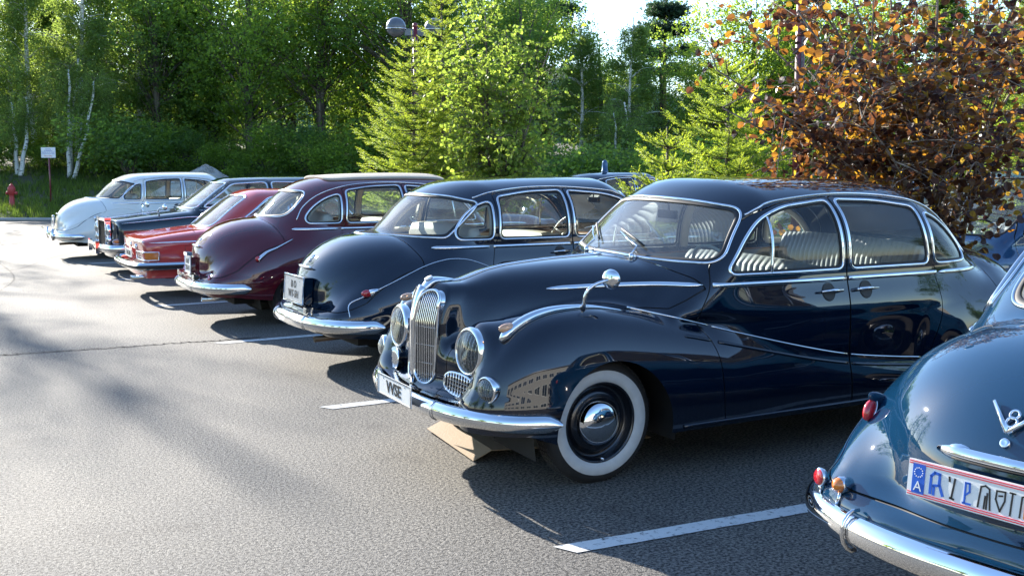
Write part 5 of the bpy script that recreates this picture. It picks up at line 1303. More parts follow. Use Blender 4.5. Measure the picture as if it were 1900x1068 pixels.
# white bay lines, each a sheet 4 mm above the asphalt
def bay_line(x0, y0, x1, y1, w=.115):
    a = Vector((x0, y0, .004)); b = Vector((x1, y1, .004)); d = (b - a).normalized(); s = Vector((-d.y, d.x, 0)) * w / 2
    m = MB(); N = 60; V = []; 
    for i in range(N + 1):
        p = a.lerp(b, i / N); j = .004 * math.sin(i * 2.7) + .003 * math.sin(i * 7.1)
        sl = Vector((.03 if i == 0 else 0, 0, 0))
        V += [p + s * (1 + j / w) - sl, p - s * (1 - j / w) + sl]
    m.add(V, [(2 * i, 2 * i + 1, 2 * i + 3, 2 * i + 2) for i in range(N)], False); m.build('bay_line', M['linepaint'], None, kind='structure')
for (x, y, y2) in ((2.40, 3.95, 3.86), (2.39, 7.18, 7.26), (2.39, 10.39, 10.48), (2.39, 13.60, 13.70), (2.48, 17.15, 17.2), (2.47, 20.29, 20.4), (2.47, 23.5, 23.5)): bay_line(x, y, 7.4, y2 + (y2 - y) * 1.6)
for y in (7.2, 10.4, 13.6, 16.9, 20.2): bay_line(8.9, y, 13.6, y)
# long construction joint and cracks
def crack(pts, w, nm='asphalt_crack'):
    P = lin(pts, 90); V = []; 
    for i, p in enumerate(P):
        d = P[min(i + 1, len(P) - 1)] - P[max(i - 1, 0)]; d /= np.linalg.norm(d) + 1e-9; s = np.array([-d[1], d[0]]) * w * (.4 + .6 * abs(math.sin(i * 1.7) * math.sin(i * .37 + 1))) ; j = np.array([math.sin(i * 2.1), math.cos(i * 3.3)]) * w * 1.1
        V += [(*(p + s + j), .0035), (*(p - s + j), .0035)]
    m = MB(); m.add(V, [(2 * i, 2 * i + 1, 2 * i + 3, 2 * i + 2) for i in range(len(P) - 1)], False); m.build(nm, M['crack'], None, kind='structure')
def gp(px, py):
    d = FWD + RGT * ((px - 950) / 2000) + UPV * (-(py - 534) / 2000); t = -CAM_H / d.z; return (d.x * t, d.y * t)
crack([gp(-60, 664), gp(0, 659), gp(120, 651), gp(240, 643), gp(330, 636), gp(402, 632), gp(480, 626)], .030)
crack([gp(-40, 505), gp(30, 500), gp(90, 480), gp(150, 466), gp(200, 470)], .012)
crack([gp(-20, 478), gp(15, 500), gp(25, 520), gp(-10, 545)], .012)
crack([gp(0, 455), gp(40, 450), gp(85, 440)], .015)
crack([gp(20, 520), gp(80, 517), gp(140, 518)], .008)
# ------------------------------------------------------------------ plants
def leaf_mat(name, col, trans, tcol=None, rough=.5, var=.35, scale=3.0, tmix=.58):
    m, n, l, b = nodes_of(name)
    out = [x for x in n if x.type == 'OUTPUT_MATERIAL'][0]
    b.inputs['Roughness'].default_value = rough; b.inputs['Specular IOR Level'].default_value = .35
    geo = n.new('ShaderNodeNewGeometry'); tc = n.new('ShaderNodeTexCoord'); ns = n.new('ShaderNodeTexNoise'); ns.inputs['Scale'].default_value = scale; ns.inputs['Detail'].default_value = 3
    l.new(tc.outputs['Object'], ns.inputs['Vector'])
    ad = n.new('ShaderNodeMath'); ad.operation = 'MULTIPLY_ADD'; ad.inputs[1].default_value = .55; 
    l.new(geo.outputs['Random Per Island'], ad.inputs[0]); sc = n.new('ShaderNodeMath'); sc.operation = 'MULTIPLY'; sc.inputs[1].default_value = .45; l.new(ns.outputs['Fac'], sc.inputs[0]); l.new(sc.outputs[0], ad.inputs[2])
    r1 = n.new('ShaderNodeValToRGB'); r2 = n.new('ShaderNodeValToRGB')
    def setr(r, cols):
        e = r.color_ramp.elements
        while len(e) < len(cols): e.new(.5)
        for i, (c, p) in enumerate(cols): e[i].position = p; e[i].color = (*c, 1)
    def vv(c): return [(tuple(k * (1 - var) for k in c), .2), (c, .5), (tuple(min(1, k * (1 + var)) for k in c), .85)]
    setr(r1, vv(col) if not isinstance(col, list) else col); tcol = tcol or trans
    setr(r2, vv(tcol) if not isinstance(tcol, list) else tcol)
    l.new(ad.outputs[0], r1.inputs['Fac']); l.new(ad.outputs[0], r2.inputs['Fac'])
    l.new(r1.outputs['Color'], b.inputs['Base Color'])
    tl = n.new('ShaderNodeBsdfTranslucent'); l.new(r2.outputs['Color'], tl.inputs['Color'])
    mx = n.new('ShaderNodeMixShader'); mx.inputs[0].default_value = tmix; l.new(b.outputs[0], mx.inputs[1]); l.new(tl.outputs[0], mx.inputs[2]); l.new(mx.outputs[0], out.inputs['Surface'])
    return m
M['leaf_birch'] = leaf_mat('birch_leaves', (.075, .125, .050), None, (.42, .56, .10))
M['leaf_broad'] = leaf_mat('broad_leaves', (.065, .125, .028), None, (.42, .58, .06))
M['leaf_light'] = leaf_mat('light_maple_leaves', (.095, .155, .034), None, (.40, .54, .07))
M['leaf_dark'] = leaf_mat('dark_leaves', (.058, .115, .038), None, (.32, .48, .07))
M['needle'] = leaf_mat('spruce_needles', (.062, .12, .036), None, (.26, .38, .05), var=.4)
M['needle_light'] = leaf_mat('fresh_spruce_needles', (.11, .18, .03), None, (.55, .66, .05), var=.35)
M['needle_pine'] = leaf_mat('pine_needles', (.030, .065, .042), None, (.06, .12, .05))
M['leaf_hazel'] = leaf_mat('purple_hazel_leaves', [((.032, .018, .022), .2), ((.055, .030, .024), .5), ((.095, .055, .028), .85)], None, [((.08, .028, .022), .28), ((.26, .10, .03), .46), ((.72, .32, .03), .64), ((.95, .66, .06), .80)], rough=.34, scale=1.5, tmix=.42)
M['grass'] = leaf_mat('grass_blades', (.055, .095, .022), None, (.20, .30, .04), scale=1.0, var=.5)
M['birchbark'] = None
def bark(name, c1, c2, sc, stretch=(1, 1, .12), pos=(.45, .6), bump=.5):
    m, n, l, b = nodes_of(name); tc = n.new('ShaderNodeTexCoord'); mp = n.new('ShaderNodeMapping'); mp.inputs['Scale'].default_value = stretch; t = n.new('ShaderNodeTexNoise'); t.inputs['Scale'].default_value = sc; t.inputs['Detail'].default_value = 6
    r = n.new('ShaderNodeValToRGB'); r.color_ramp.elements[0].position = pos[0]; r.color_ramp.elements[0].color = (*c1, 1); r.color_ramp.elements[1].position = pos[1]; r.color_ramp.elements[1].color = (*c2, 1)
    l.new(tc.outputs['Object'], mp.inputs['Vector']); l.new(mp.outputs[0], t.inputs['Vector']); l.new(t.outputs['Fac'], r.inputs['Fac']); l.new(r.outputs['Color'], b.inputs['Base Color']); b.inputs['Roughness'].default_value = .85
    bp = n.new('ShaderNodeBump'); bp.inputs['Strength'].default_value = bump; bp.inputs['Distance'].default_value = .02; l.new(t.outputs['Fac'], bp.inputs['Height']); l.new(bp.outputs['Normal'], b.inputs['Normal']); return m
M['birchbark'] = bark('birch_bark', (.05, .045, .04), (.62, .60, .55), 7, (1, 1, 3.2), (.36, .42), .2)
M['bark'] = bark('grey_brown_bark', (.05, .038, .028), (.16, .13, .10), 9)
M['pinebark'] = bark('orange_pine_bark', (.10, .05, .03), (.30, .16, .08), 8)
M['twig'] = bark('hazel_bark', (.13, .10, .075), (.30, .25, .20), 18, (1, 1, .3))
def rotmats(n, rg, dirs=None, flat=0.0):
    """n rotation matrices; if dirs is given the local x axis follows it"""
    if dirs is None:
        dirs = rg.normal(size=(n, 3)); dirs[:, 2] *= (1 - flat)
    x = dirs / (np.linalg.norm(dirs, axis=1, keepdims=True) + 1e-9)
    u = rg.normal(size=(n, 3)); u[:, 2] += 2.2 * flat
    z = u - x * (u * x).sum(1, keepdims=True); z /= np.linalg.norm(z, axis=1, keepdims=True) + 1e-9
    y = np.cross(z, x); return np.stack([x, y, z], 2)
def scatter(name, TV, TF, P, Rm, S):
    """instances of a template baked into one mesh (numpy)"""
    n = len(P); k = len(TV); S = np.asarray(S).reshape(-1, 1, 1) if np.ndim(S) else S
    V = np.einsum('nij,kj->nki', Rm, TV) * S + P[:, None, :]
    F = (TF[None] + (np.arange(n) * k)[:, None, None]).reshape(-1, TF.shape[1])
    return mesh_np(name, V.reshape(-1, 3), F, None, False)
LEAF4 = (np.array([[0, 0, 0], [.5, .32, .05], [1, 0, -.04], [.5, -.32, .05]]), np.array([[0, 1, 2, 3]]))
def leaf_round():
    a = np.array([[0, 0, 0], [.10, .34, .05], [.42, .50, .09], [.78, .38, .05], [1.05, 0, -.05], [.78, -.38, .05], [.42, -.50, .09], [.10, -.34, .05], [.45, 0, -.02]])
    return a, np.array([[8, 0, 1], [8, 1, 2], [8, 2, 3], [8, 3, 4], [8, 4, 5], [8, 5, 6], [8, 6, 7], [8, 7, 0]])
def cluster(rg, n=6, r=.5, s=.45):
    V = []; F = []
    for i in range(n):
        R_ = rotmats(1, rg)[0]; V.append(LEAF4[0] @ R_.T * s * rg.uniform(.7, 1.2) + rg.normal(size=3) * r * .5); F.append(LEAF4[1] + 4 * i)
    return np.concatenate(V), np.concatenate(F)
def shoot(rg, needles=16, w=.05, ln=.22):
    """a needle-clad shoot of length 1 along +x"""
    V = []; F = []
    for i in range(needles):
        t = (i + .5) / needles; a = i * 2.4 + rg.uniform(-.3, .3); d = np.array([.75, math.cos(a), math.sin(a) * .8]); d /= np.linalg.norm(d); b = np.array([t * .86, 0, 0]); s = np.cross(d, [1, 0, 0]); s /= np.linalg.norm(s)
        L = ln * (1 - .35 * t); V += [b - s * w * .5, b + s * w * .5, b + d * L]; F.append([3 * i, 3 * i + 1, 3 * i + 2])
    return np.array(V), np.array(F)
def branch_tube(mb, pts, r0, r1, n=6):
    k = len(pts); mb.tube(pts, [r0 + (r1 - r0) * i / (k - 1) for i in range(k)], n, cap=False)
def curve_pts(a, b, bend, n=8):
    a = np.array(a, float); b = np.array(b, float); t = np.linspace(0, 1, n)[:, None]; return [tuple(p) for p in a * (1 - t) + b * t + np.array(bend) * np.sin(t * math.pi)]
def crown_points(rg, n, cz, rx, rz, shell=.55, lump=9, droop=0.0, low=0.0):
    """clump centres in an uneven crown: several overlapping lobes"""
    lobes = [(rg.normal(size=3) * np.array([rx * .42, rx * .42, rz * .42]), rg.uniform(.45, .75)) for _ in range(lump)]
    out = []; per = n // lump + 1
    for c, k in lobes:
        d = rg.normal(size=(per, 3)); d /= np.linalg.norm(d, axis=1, keepdims=True); r = rg.uniform(shell, 1.0, size=(per, 1))**.6
        out.append(c + d * r * np.array([rx * k * .85, rx * k * .85, rz * k * .75]))
    P = np.concatenate(out)[:n]; P[:, 2] += cz; return P
def make_tree(kind, rg, H):
    """returns list of (name, mesh, material)"""
    trunk = MB(); res = []
    if kind in ('birch', 'airy'):
        stems = [(0, 0)] ; pts = curve_pts((0, 0, 0), (rg.uniform(-.6, .6), rg.uniform(-.5, .5), H * .97), (rg.uniform(-.3, .3), rg.uniform(-.2, .2), 0), 12); trunk.tube(pts, [.11 * (1 - i / 12.5) + .012 for i in range(12)], 8)
        P = []; D = []
        for i in range(46):
            t = rg.uniform(.24, .98); q = np.array(pts[int(t * 11)]); a = rg.uniform(0, 2 * math.pi); L = (1.9 * (1 - t) + .55) * rg.uniform(.7, 1.2); tip = q + np.array([math.cos(a) * L, math.sin(a) * L, L * .35]); bp = curve_pts(q, tip, (0, 0, .25), 5); branch_tube(trunk, bp, .022, .006, 4)
            for k in range(10 if kind == 'birch' else 2):
                u = rg.uniform(.3, 1); c = q * (1 - u) + tip * u; ll = rg.uniform(.4, 1.2)
                m = 12; s = rg.uniform(0, 1, m)[:, None]; P.append(c + np.array([0, 0, -1]) * s * ll + rg.normal(size=(m, 3)) * .13)
        P = np.concatenate(P); TV, TF = cluster(rg, 5, .55, .42); S = rg.uniform(.14, .24, len(P)); res.append(('crown', scatter('crown', TV, TF, P, rotmats(len(P), rg), S), M['leaf_birch'])); res.insert(0, ('trunk', trunk.me('trunk'), M['birchbark']))
    elif kind in ('broad', 'dark', 'light'):
        pts = curve_pts((0, 0, 0), (rg.uniform(-.4, .4), rg.uniform(-.4, .4), H * .8), (rg.uniform(-.3, .3), 0, 0), 10); trunk.tube(pts, [.16 * (1 - i / 11) + .02 for i in range(10)], 8)
        W = H * .27; P = crown_points(rg, 430, H * .56, W, H * .46, .35, 13)
        for p in P[::9]: q = np.array(pts[min(9, max(1, int((p[2] * .6) / (H * .8) * 9)))]); branch_tube(trunk, curve_pts(q, p, (0, 0, .2), 5), .035, .006, 4)
        Q = np.repeat(P, 6, 0) + rg.normal(size=(len(P) * 6, 3)) * .30; TV, TF = cluster(rg, 6, .6, .46); S = rg.uniform(.20, .32, len(Q)) * (1 if kind != 'light' else .8)
        res = [('trunk', trunk.me('trunk'), M['bark']), ('crown', scatter('crown', TV, TF, Q, rotmats(len(Q), rg, None, .5), S), M['leaf_' + kind])]
    elif kind == 'spruce':
        trunk.tube([(0, 0, 0), (0, 0, H * .5), (0, 0, H)], [.14, .08, .01], 8); P = []; D = []
        z = .5
        while z < H - .15:
            L = (H - z) * .27 + .12
            for k in range(7):
                a = rg.uniform(0, 2 * math.pi); l_ = L * rg.uniform(.75, 1.15); m = max(5, int(l_ * 9)); u = np.linspace(.12, 1, m)[:, None]
                d = np.array([math.cos(a), math.sin(a), 0]); c = np.array([0, 0, z]) + d * l_ * u + np.array([0, 0, -1]) * (.38 * l_ * np.sin(u * 2.2) * .6)
                for q_ in range(4): P.append(c + rg.normal(size=c.shape) * .10 * np.array([1, 1, .8])); D.append(np.tile(d + np.array([rg.normal() * .8, rg.normal() * .8, -.5 + .0]), (m, 1)))
            z += .30
        P = np.concatenate(P); D = np.concatenate(D); TV, TF = shoot(rg, 9, .16, .45); res = [('trunk', trunk.me('trunk'), M['bark']), ('crown', scatter('crown', TV, TF, P, rotmats(len(P), rg, D), rg.uniform(.24, .40, len(P))), M['needle'])]
    elif kind == 'pine':
        pts = curve_pts((0, 0, 0), (.5, .2, H), (.2, 0, 0), 10); trunk.tube(pts, [.15 * (1 - i / 11) + .02 for i in range(10)], 8); P = []
        for i in range(34):
            t = rg.uniform(.55, 1); q = np.array(pts[int(t * 9)]); a = rg.uniform(0, 6.28); L = (1.7 * (1 - t) * 1.6 + .5) * rg.uniform(.7, 1.2); tip = q + np.array([math.cos(a) * L, math.sin(a) * L, .25]); branch_tube(trunk, curve_pts(q, tip, (0, 0, .12), 5), .04, .01, 4)
            for k in range(16): c = q + (tip - q) * rg.uniform(.4, 1.08); P.append(c + rg.normal(size=(9, 3)) * np.array([.26, .26, .17]))
        P = np.concatenate(P); TV, TF = cluster(rg, 9, .5, .5); TV = TV * np.array([1, 1, .9]); res = [('trunk', trunk.me('trunk'), M['pinebark']), ('crown', scatter('crown', TV, TF, P, rotmats(len(P), rg), rg.uniform(.16, .26, len(P))), M['needle_pine'])]
    elif kind == 'shrub':
        P = crown_points(rg, 120, H * .5, H * .62, H * .5, .5, 6); P[:, 2] = np.abs(P[:, 2]) + .05
        for p in P[::8]: branch_tube(trunk, curve_pts((0, 0, 0), p, (0, 0, .1), 4), .015, .004, 4)
        Q = np.repeat(P, 6, 0) + rg.normal(size=(len(P) * 6, 3)) * .16; TV, TF = cluster(rg, 6, .6, .46)
        res = [('stems', trunk.me('stems'), M['bark']), ('foliage', scatter('foliage', TV, TF, Q, rotmats(len(Q), rg, None, .5), rg.uniform(.14, .24, len(Q))), M['leaf_broad'])]
    return res
protos = {}
def tree_proto(kind, i, H):
    key = (kind, i)
    if key not in protos: protos[key] = make_tree(kind, np.random.default_rng(hash_k(kind) + i * 17), H)
    return protos[key]
def hash_k(s): return sum(ord(c) * (k + 1) for k, c in enumerate(s))
def place_tree(kind, i, H0, loc, sc, rz, name, label, group, cat='tree', lean=(0, 0), mat=None):
    parts = tree_proto(kind, i, H0)
    r = bpy.data.objects.new(name, None); COL.objects.link(r); r.location = loc; r.rotation_euler = (lean[0], lean[1], rz); r.scale = (sc, sc, sc) if not isinstance(sc, tuple) else sc
    r['label'] = label; r['category'] = cat
    if group: r['group'] = group
    for nm, me, m in parts:
        if not me.materials: me.materials.append(m)
        o = bpy.data.objects.new(nm, me); COL.objects.link(o); o.parent = r
        if mat and nm in ('crown', 'foliage'):
            o.material_slots[0].link = 'OBJECT'; o.material_slots[0].material = mat
    return r
def tree_at(kind, i, H0, px, D, height, name, label, group=None, cat='tree', mat=None, wide=1.0, lean=(0, 0)):
    p = gxy(px, D); z = float(terrain(p.x, p.y)); s = height / H0
    return place_tree(kind, i, H0, (p.x, p.y, z - .05), (s * wide, s * wide, s), (px * 7.31) % 6.28, name, label, group, cat, lean, mat)
G_ = 'trees of the wood behind the car park'
# --- front of the wood, left to right: kind, variant, column in the photo, depth, height
wood = [('broad', 0, -60, 50, 8.0), ('birch', 0, 30, 47, 9.5), ('birch', 1, 75, 46.5, 10.0), ('spruce', 0, 110, 53, 10.0), ('birch', 2, 150, 47, 10.5), ('dark', 1, 215, 52, 10.5),
        ('birch', 1, 262, 50, 10.6), ('dark', 0, 300, 49, 9.0), ('spruce', 1, 345, 52, 10.5), ('broad', 2, 400, 51, 10.6), ('birch', 0, 335, 56.3, 6.0), ('broad', 1, 470, 47, 10.5),
        ('dark', 1, 540, 52, 10.6), ('broad', 0, 600, 47, 10.6), ('birch', 2, 440, 56.6, 6.0), ('broad', 2, 680, 50, 10.6), ('dark', 0, 740, 46, 10.5), ('spruce', 0, 655, 56.0, 6.0),
        ('broad', 1, 800, 50, 10.6), ('birch', 1, 850, 47, 10.6), ('broad', 0, 905, 52, 10.6), ('dark', 1, 960, 44, 8.2), ('broad', 2, 1010, 47, 7.8), ('pine', 0, 1020, 58, 11.0),
        ('birch', 2, 1075, 44, 6.5), ('broad', 1, 1120, 45, 6.3), ('birch', 0, 1165, 42, 6.6), ('pine', 1, 1235, 58, 9.2), ('dark', 0, 1215, 43, 5.8), ('birch', 1, 1285, 44, 5.6),
        ('broad', 0, 1330, 42, 6.0), ('broad', 2, 1390, 44, 8.6), ('spruce', 1, 1450, 46, 8.6), ('dark', 1, 1520, 44, 8.6), ('broad', 1, 1590, 43, 8.6), ('broad', 0, 1670, 45, 8.6),
        ('spruce', 0, 1740, 43, 8.6), ('broad', 2, 1810, 44, 8.6), ('dark', 0, 1880, 43, 8.6), ('broad', 1, 1960, 45, 8.6), ('broad', 0, 195, 57.2, 6.0), ('broad', 2, 60, 57.2, 6.0),
        ('dark', 0, 520, 57.2, 6.0), ('broad', 1, 640, 57.8, 6.0), ('broad', 2, 760, 57.2, 6.0), ('dark', 1, 880, 57.2, 6.0), ('broad', 0, 300, 59.0, 6.0), ('spruce', 1, 820, 58.4, 6.0),
        ('broad', 1, 415, 59.0, 6.0), ('broad', 1, 1130, 60, 5.6), ('spruce', 0, 1180, 62, 5.6), ('broad', 2, 1300, 60, 5.6), ('dark', 0, 1420, 58, 5.6), ('broad', 0, 1560, 58, 5.6),
        ('broad', 1, 1700, 58, 5.6), ('broad', 2, 1850, 58, 5.6)]
H0 = {'broad': 9.0, 'dark': 9.0, 'birch': 9.5, 'spruce': 9.0, 'pine': 9.0, 'light': 4.0, 'shrub': 1.6}
KN = {'broad': 'broadleaf_tree', 'dark': 'broadleaf_tree', 'birch': 'birch_tree', 'spruce': 'spruce_tree', 'pine': 'pine_tree'}
LB = {'broad': 'green broadleaf tree standing in the dense wood behind the car park', 'dark': 'dark green broadleaf tree in the shaded part of the wood', 'birch': 'slender leafy birch standing in the wood behind the car park', 'spruce': 'dark spruce standing among the leafy trees of the wood'}
special = {30: 'white-stemmed birch with drooping crown nearest the red hydrant', 75: 'birch with a bent white trunk just right of the hydrant', 150: 'tall birch rising beside the small notice sign', 1020: 'pine whose crown stands against the sky above the leafy trees', 1235: 'lone dark pine crown against the pale sky beside the purple hazel', 1165: 'pale-stemmed birch clump in the sunny middle of the wood'}
MARKS = [(-60, 'just outside the left edge'), (0, 'over the red hydrant'), (60, 'over the notice sign'), (115, 'over the bare white birch stems'), (190, 'over the tail of the white saloon'), (240, 'over the roof of the white saloon'), (315, 'over the gravel heap'), (380, 'over the windscreen of the dark limousine'), (430, 'over the roof of the dark limousine'), (500, 'over the rear window of the maroon saloon'), (570, 'over the folding roof of the maroon saloon'), (640, 'left of the lamp post spruce'), (710, 'behind the twin lamp heads'), (785, 'right of the twin lamp heads'), (840, 'behind the left half of the young maple'), (900, 'behind the top of the young maple'), (950, 'right of the young maple'), (1040, 'over the roof beacon'), (1110, 'over the nose of the second-row saloon'), (1175, 'over the small pointed spruce'), (1250, 'beside the tip of the purple hazel'), (1310, 'behind the bright spruce'), (1370, 'behind the left part of the hazel'), (1440, 'behind the shaded lamp post'), (1500, 'behind the middle of the hazel'), (1575, 'behind the hazel stems'), (1650, 'behind the dense part of the hazel'), (1730, 'behind the right part of the hazel'), (1800, 'over the blue people carrier'), (1870, 'at the right edge')]
def mark(px):
    r = MARKS[0][1]
    for a, b in MARKS:
        if px >= a: r = b
    return r
LOOK = {'broad': 'green broadleaf tree', 'dark': 'dark green broadleaf tree', 'birch': 'slender leafy birch', 'spruce': 'dark forest spruce', 'pine': 'forest pine'}
seen_l = set()
for (k, i, px, D, h) in wood:
    lb = special.get(px) or '%s %s %s' % ('second-rank' if D >= 56 else 'front-rank', LOOK[k], mark(px))
    if lb in seen_l: lb = lb.replace('-rank', '-rank taller')
    seen_l.add(lb)
    tree_at(k, i, H0[k], px, D, h, KN[k], lb, G_, wide=1.15)
# bare white birch stems along the edge of the wood
def birch_stem(px0, py0, px1, py1, D, r, label, bend=0):
    a = at(px0, py0, D); b = at(px1, py1, D + .5); mb = MB(); t = np.linspace(0, 1, 14)
    a = Vector((a.x, a.y, float(terrain(a.x, a.y)) - .1)); mid = RGT * bend
    pts = [tuple(a.lerp(b, float(k)) + mid * math.sin(float(k) * math.pi) + RGT * (.03 * math.sin(k * 17))) for k in t]; rt = thing('birch_tree', label, 'tree', tuple(a)); pts = [tuple(Vector(p) - a) for p in pts]
    mb.tube(pts, [r * (1 - .6 * float(k)) for k in t], 8); mb.build('trunk', M['birchbark'], rt)
    rg = np.random.default_rng(int(px0)); tw = MB(); P = []
    for i in range(16):
        q = np.array(pts[rg.integers(7, 14)]); d = rg.normal(size=3) * np.array([.9, .9, .3]); tip = q + d * .7 + np.array([0, 0, .3]); branch_tube(tw, curve_pts(q, tip, (0, 0, .1), 4), .012, .004, 4)
        for k in range(6): c = q + (tip - q) * rg.uniform(.3, 1); s = rg.uniform(0, 1, 9)[:, None]; P.append(c + np.array([0, 0, -.8]) * s + rg.normal(size=(9, 3)) * .12)
    tw.build('branches', M['bark'], rt); P = np.concatenate(P); TV, TF = cluster(rg, 5, .55, .42)
    link_mesh('crown', scatter('crown', TV, TF, P, rotmats(len(P), rg), rg.uniform(.14, .22, len(P))), M['leaf_birch'], rt)
birch_stem(31, 325, 22, 190, 43.5, .10, 'straight white birch stem nearest the left edge', .05)
birch_stem(36, 330, 50, 180, 43.2, .10, 'curved white birch stem leaning right above the hydrant', .12)
birch_stem(128, 330, 128, 130, 43.3, .10, 'straight white birch stem right of the notice sign', 0)
birch_stem(130, 331, 146, 110, 43.8, .09, 'second white birch stem rising close beside the straight one', -.05)
birch_stem(134, 331, 175, 150, 43.0, .09, 'thin white birch stem leaning to the right of the pair', .12)
birch_stem(1150, 300, 1140, 210, 39, .07, 'thin pale birch stem in the sunny middle of the wood', 0)
birch_stem(1156, 300, 1160, 190, 39.5, .07, 'forked pale birch stem beside the thin one', .1)
# shrubs along the foot of the wood
for j, (px, D, h) in enumerate([(200, 44, 2.2), (245, 43, 2.6), (100, 45, 1.6), (290, 44, 1.8), (330, 45, 2.0), (430, 44, 1.5), (500, 43, 1.9), (560, 44, 2.2), (620, 42, 1.8), (690, 41, 2.3), (-20, 44, 2.0), (900, 38, 2.2), (960, 37, 2.4), (1010, 36, 2.2), (1060, 36, 2.6), (1110, 35, 2.0), (1190, 35, 2.6), (1250, 34, 2.2), (1300, 34, 2.4), (1480, 36, 2.6), (1560, 35, 2.4), (1650, 35, 2.6), (1770, 34, 2.4), (1860, 35, 2.6)]):
    tree_at('shrub', j % 3, 1.6, px, D, h, 'shrub', '%s shrub %s' % ('dark leafy' if j % 3 == 1 else 'mid green leafy', mark(px)), 'shrubs along the foot of the wood', 'shrub', mat=M['leaf_dark'] if j % 3 == 1 else None, wide=1.2)
# trees to the left of and behind the viewer, seen in the lacquer
for j, (x, y) in enumerate([(-24, -6), (-26, 2), (-23, 9), (-27, 16), (-25, 24), (-30, 31), (34, -14), (30, -4)]):
    place_tree('broad', j % 3, 9.0, (x, y, 0), 1.0, j * 1.3, 'broadleaf_tree', 'broadleaf tree beside the car park outside the view', 'trees beside the car park outside the view')
# thin tall birches off to the left whose shade streaks the asphalt
for j, (x, y, h) in enumerate([(-5.8, 52, 19), (-9.6, 55, 22), (-13.5, 51, 21)]):
    place_tree('airy', j % 3, 9.5, (x, y, float(terrain(x, y))), (h / 9.5 * 1.25, h / 9.5 * 1.25, h / 9.5), j * 2.1, 'birch_tree', 'tall thin birch beyond the far left of the car park', 'tall birches shading the asphalt')
# ---------------- young spruces of the planted strip
def young_spruce(name, label, loc, H, Rb, seed, light=.6, z0=.25, group=None, mats=('needle', 'needle_light')):
    rg = np.random.default_rng(seed); t = thing(name, label, 'tree', loc, 0, group); tr = MB(); tr.tube([(0, 0, 0), (.02, 0, H * .5), (0, .01, H)], [.06, .035, .008], 8); P = [[], []]; D = [[], []]; br = MB()
    z = z0
    while z < H - .1:
        L = Rb * (1 - (z / H))**.75 + .08; nb = 6
        a0 = rg.uniform(0, 6.28)
        for k in range(nb):
            a = a0 + k * 6.283 / nb + rg.uniform(-.35, .35); l_ = L * rg.uniform(.7, 1.12); up = .25 + .35 * z / H
            b0 = np.array([0, 0, z + rg.uniform(-.05, .05)]); d = np.array([math.cos(a), math.sin(a), up]); side = np.array([-math.sin(a), math.cos(a), 0])
            def bp(u): return b0 + d * l_ * u + np.array([0, 0, -1]) * l_ * (.45 * u * (1 - u) + .10 * u)
            pts = [tuple(bp(u)) for u in np.linspace(0, 1, 6)]; branch_tube(br, pts, .010 + .006 * l_, .003, 5)
            m = max(4, int(l_ / .045))
            for q in range(m):
                u = .12 + .88 * (q + rg.uniform(0, .6)) / m; c = bp(min(u, 1)); sl = (.42 * l_ * (1 - u)**.8 + .07) * rg.uniform(.7, 1.1)
                for s in (-1, 1):
                    dd = d * .75 + side * s * .9 + rg.normal(size=3) * .12; dd[2] -= .05; dd /= np.linalg.norm(dd); w = int(max(1, sl / .075))
                    for e in range(w):
                        c2 = c + dd * (e * .075); P[1 if (e == w - 1 and rg.random() < light * 1.3) or rg.random() < .12 else 0].append(c2); D[1 if len(D[1]) < len(P[1]) else 0].append(dd + rg.normal(size=3) * .1)
                        if rg.random() < .55:
                            sd2 = side * s * -.6 + d * .9 + rg.normal(size=3) * .3; P[1 if rg.random() < light * .6 else 0].append(c2); D[1 if len(D[1]) < len(P[1]) else 0].append(sd2)
            P[1].append(bp(1.0)); D[1].append(d + np.array([0, 0, .1]))
        z += .16 + .05 * (z / H)
    for k in range(10): P[1].append(np.array([0, 0, H - .5 + k * .05])); D[1].append(np.array([rg.normal() * .25, rg.normal() * .25, 1.0]))
    tr.build('trunk', M['bark'], t); br.build('branches', M['bark'], t)
    for g_, nm in ((0, 'needles'), (1, 'fresh_shoots')):
        TV, TF = shoot(rg, 14, .085, .26); Pn = np.array(P[g_]); Dn = np.array(D[g_]); link_mesh(nm, scatter(nm, TV, TF, Pn, rotmats(len(Pn), rg, Dn), rg.uniform(.085, .125, len(Pn)) * (1.0 if g_ == 0 else 1.05)), M[mats[g_]], t)
    return t
p = gxy(768, 20.3); young_spruce('young_spruce', 'large young spruce growing round the lamp post behind the maroon saloon', (p.x, p.y, 0), 4.15, 1.65, 3, .75, group=None)
p = gxy(822, 21.0); young_spruce('young_spruce', 'taller narrow spruce close behind the lamp post with a long bare leader', (p.x, p.y, 0), 5.3, 1.15, 5, .7)
p = gxy(1345, 13.2); young_spruce('young_spruce', 'bright green spruce behind the left end of the purple hazel', (p.x, p.y, 0), 3.05, 1.55, 8, .9)
p = gxy(1236, 12.4); young_spruce('young_spruce', 'small spruce with a pointed leader just above the dark front saloon', (p.x, p.y, 0), 2.15, .95, 9, .85)
p = gxy(1830, 12.0); young_spruce('young_spruce', 'spruce with its branches reaching in behind the hazel at the right edge', (p.x + 1.6, p.y + .4, 0), 4.6, 2.0, 12, .8)
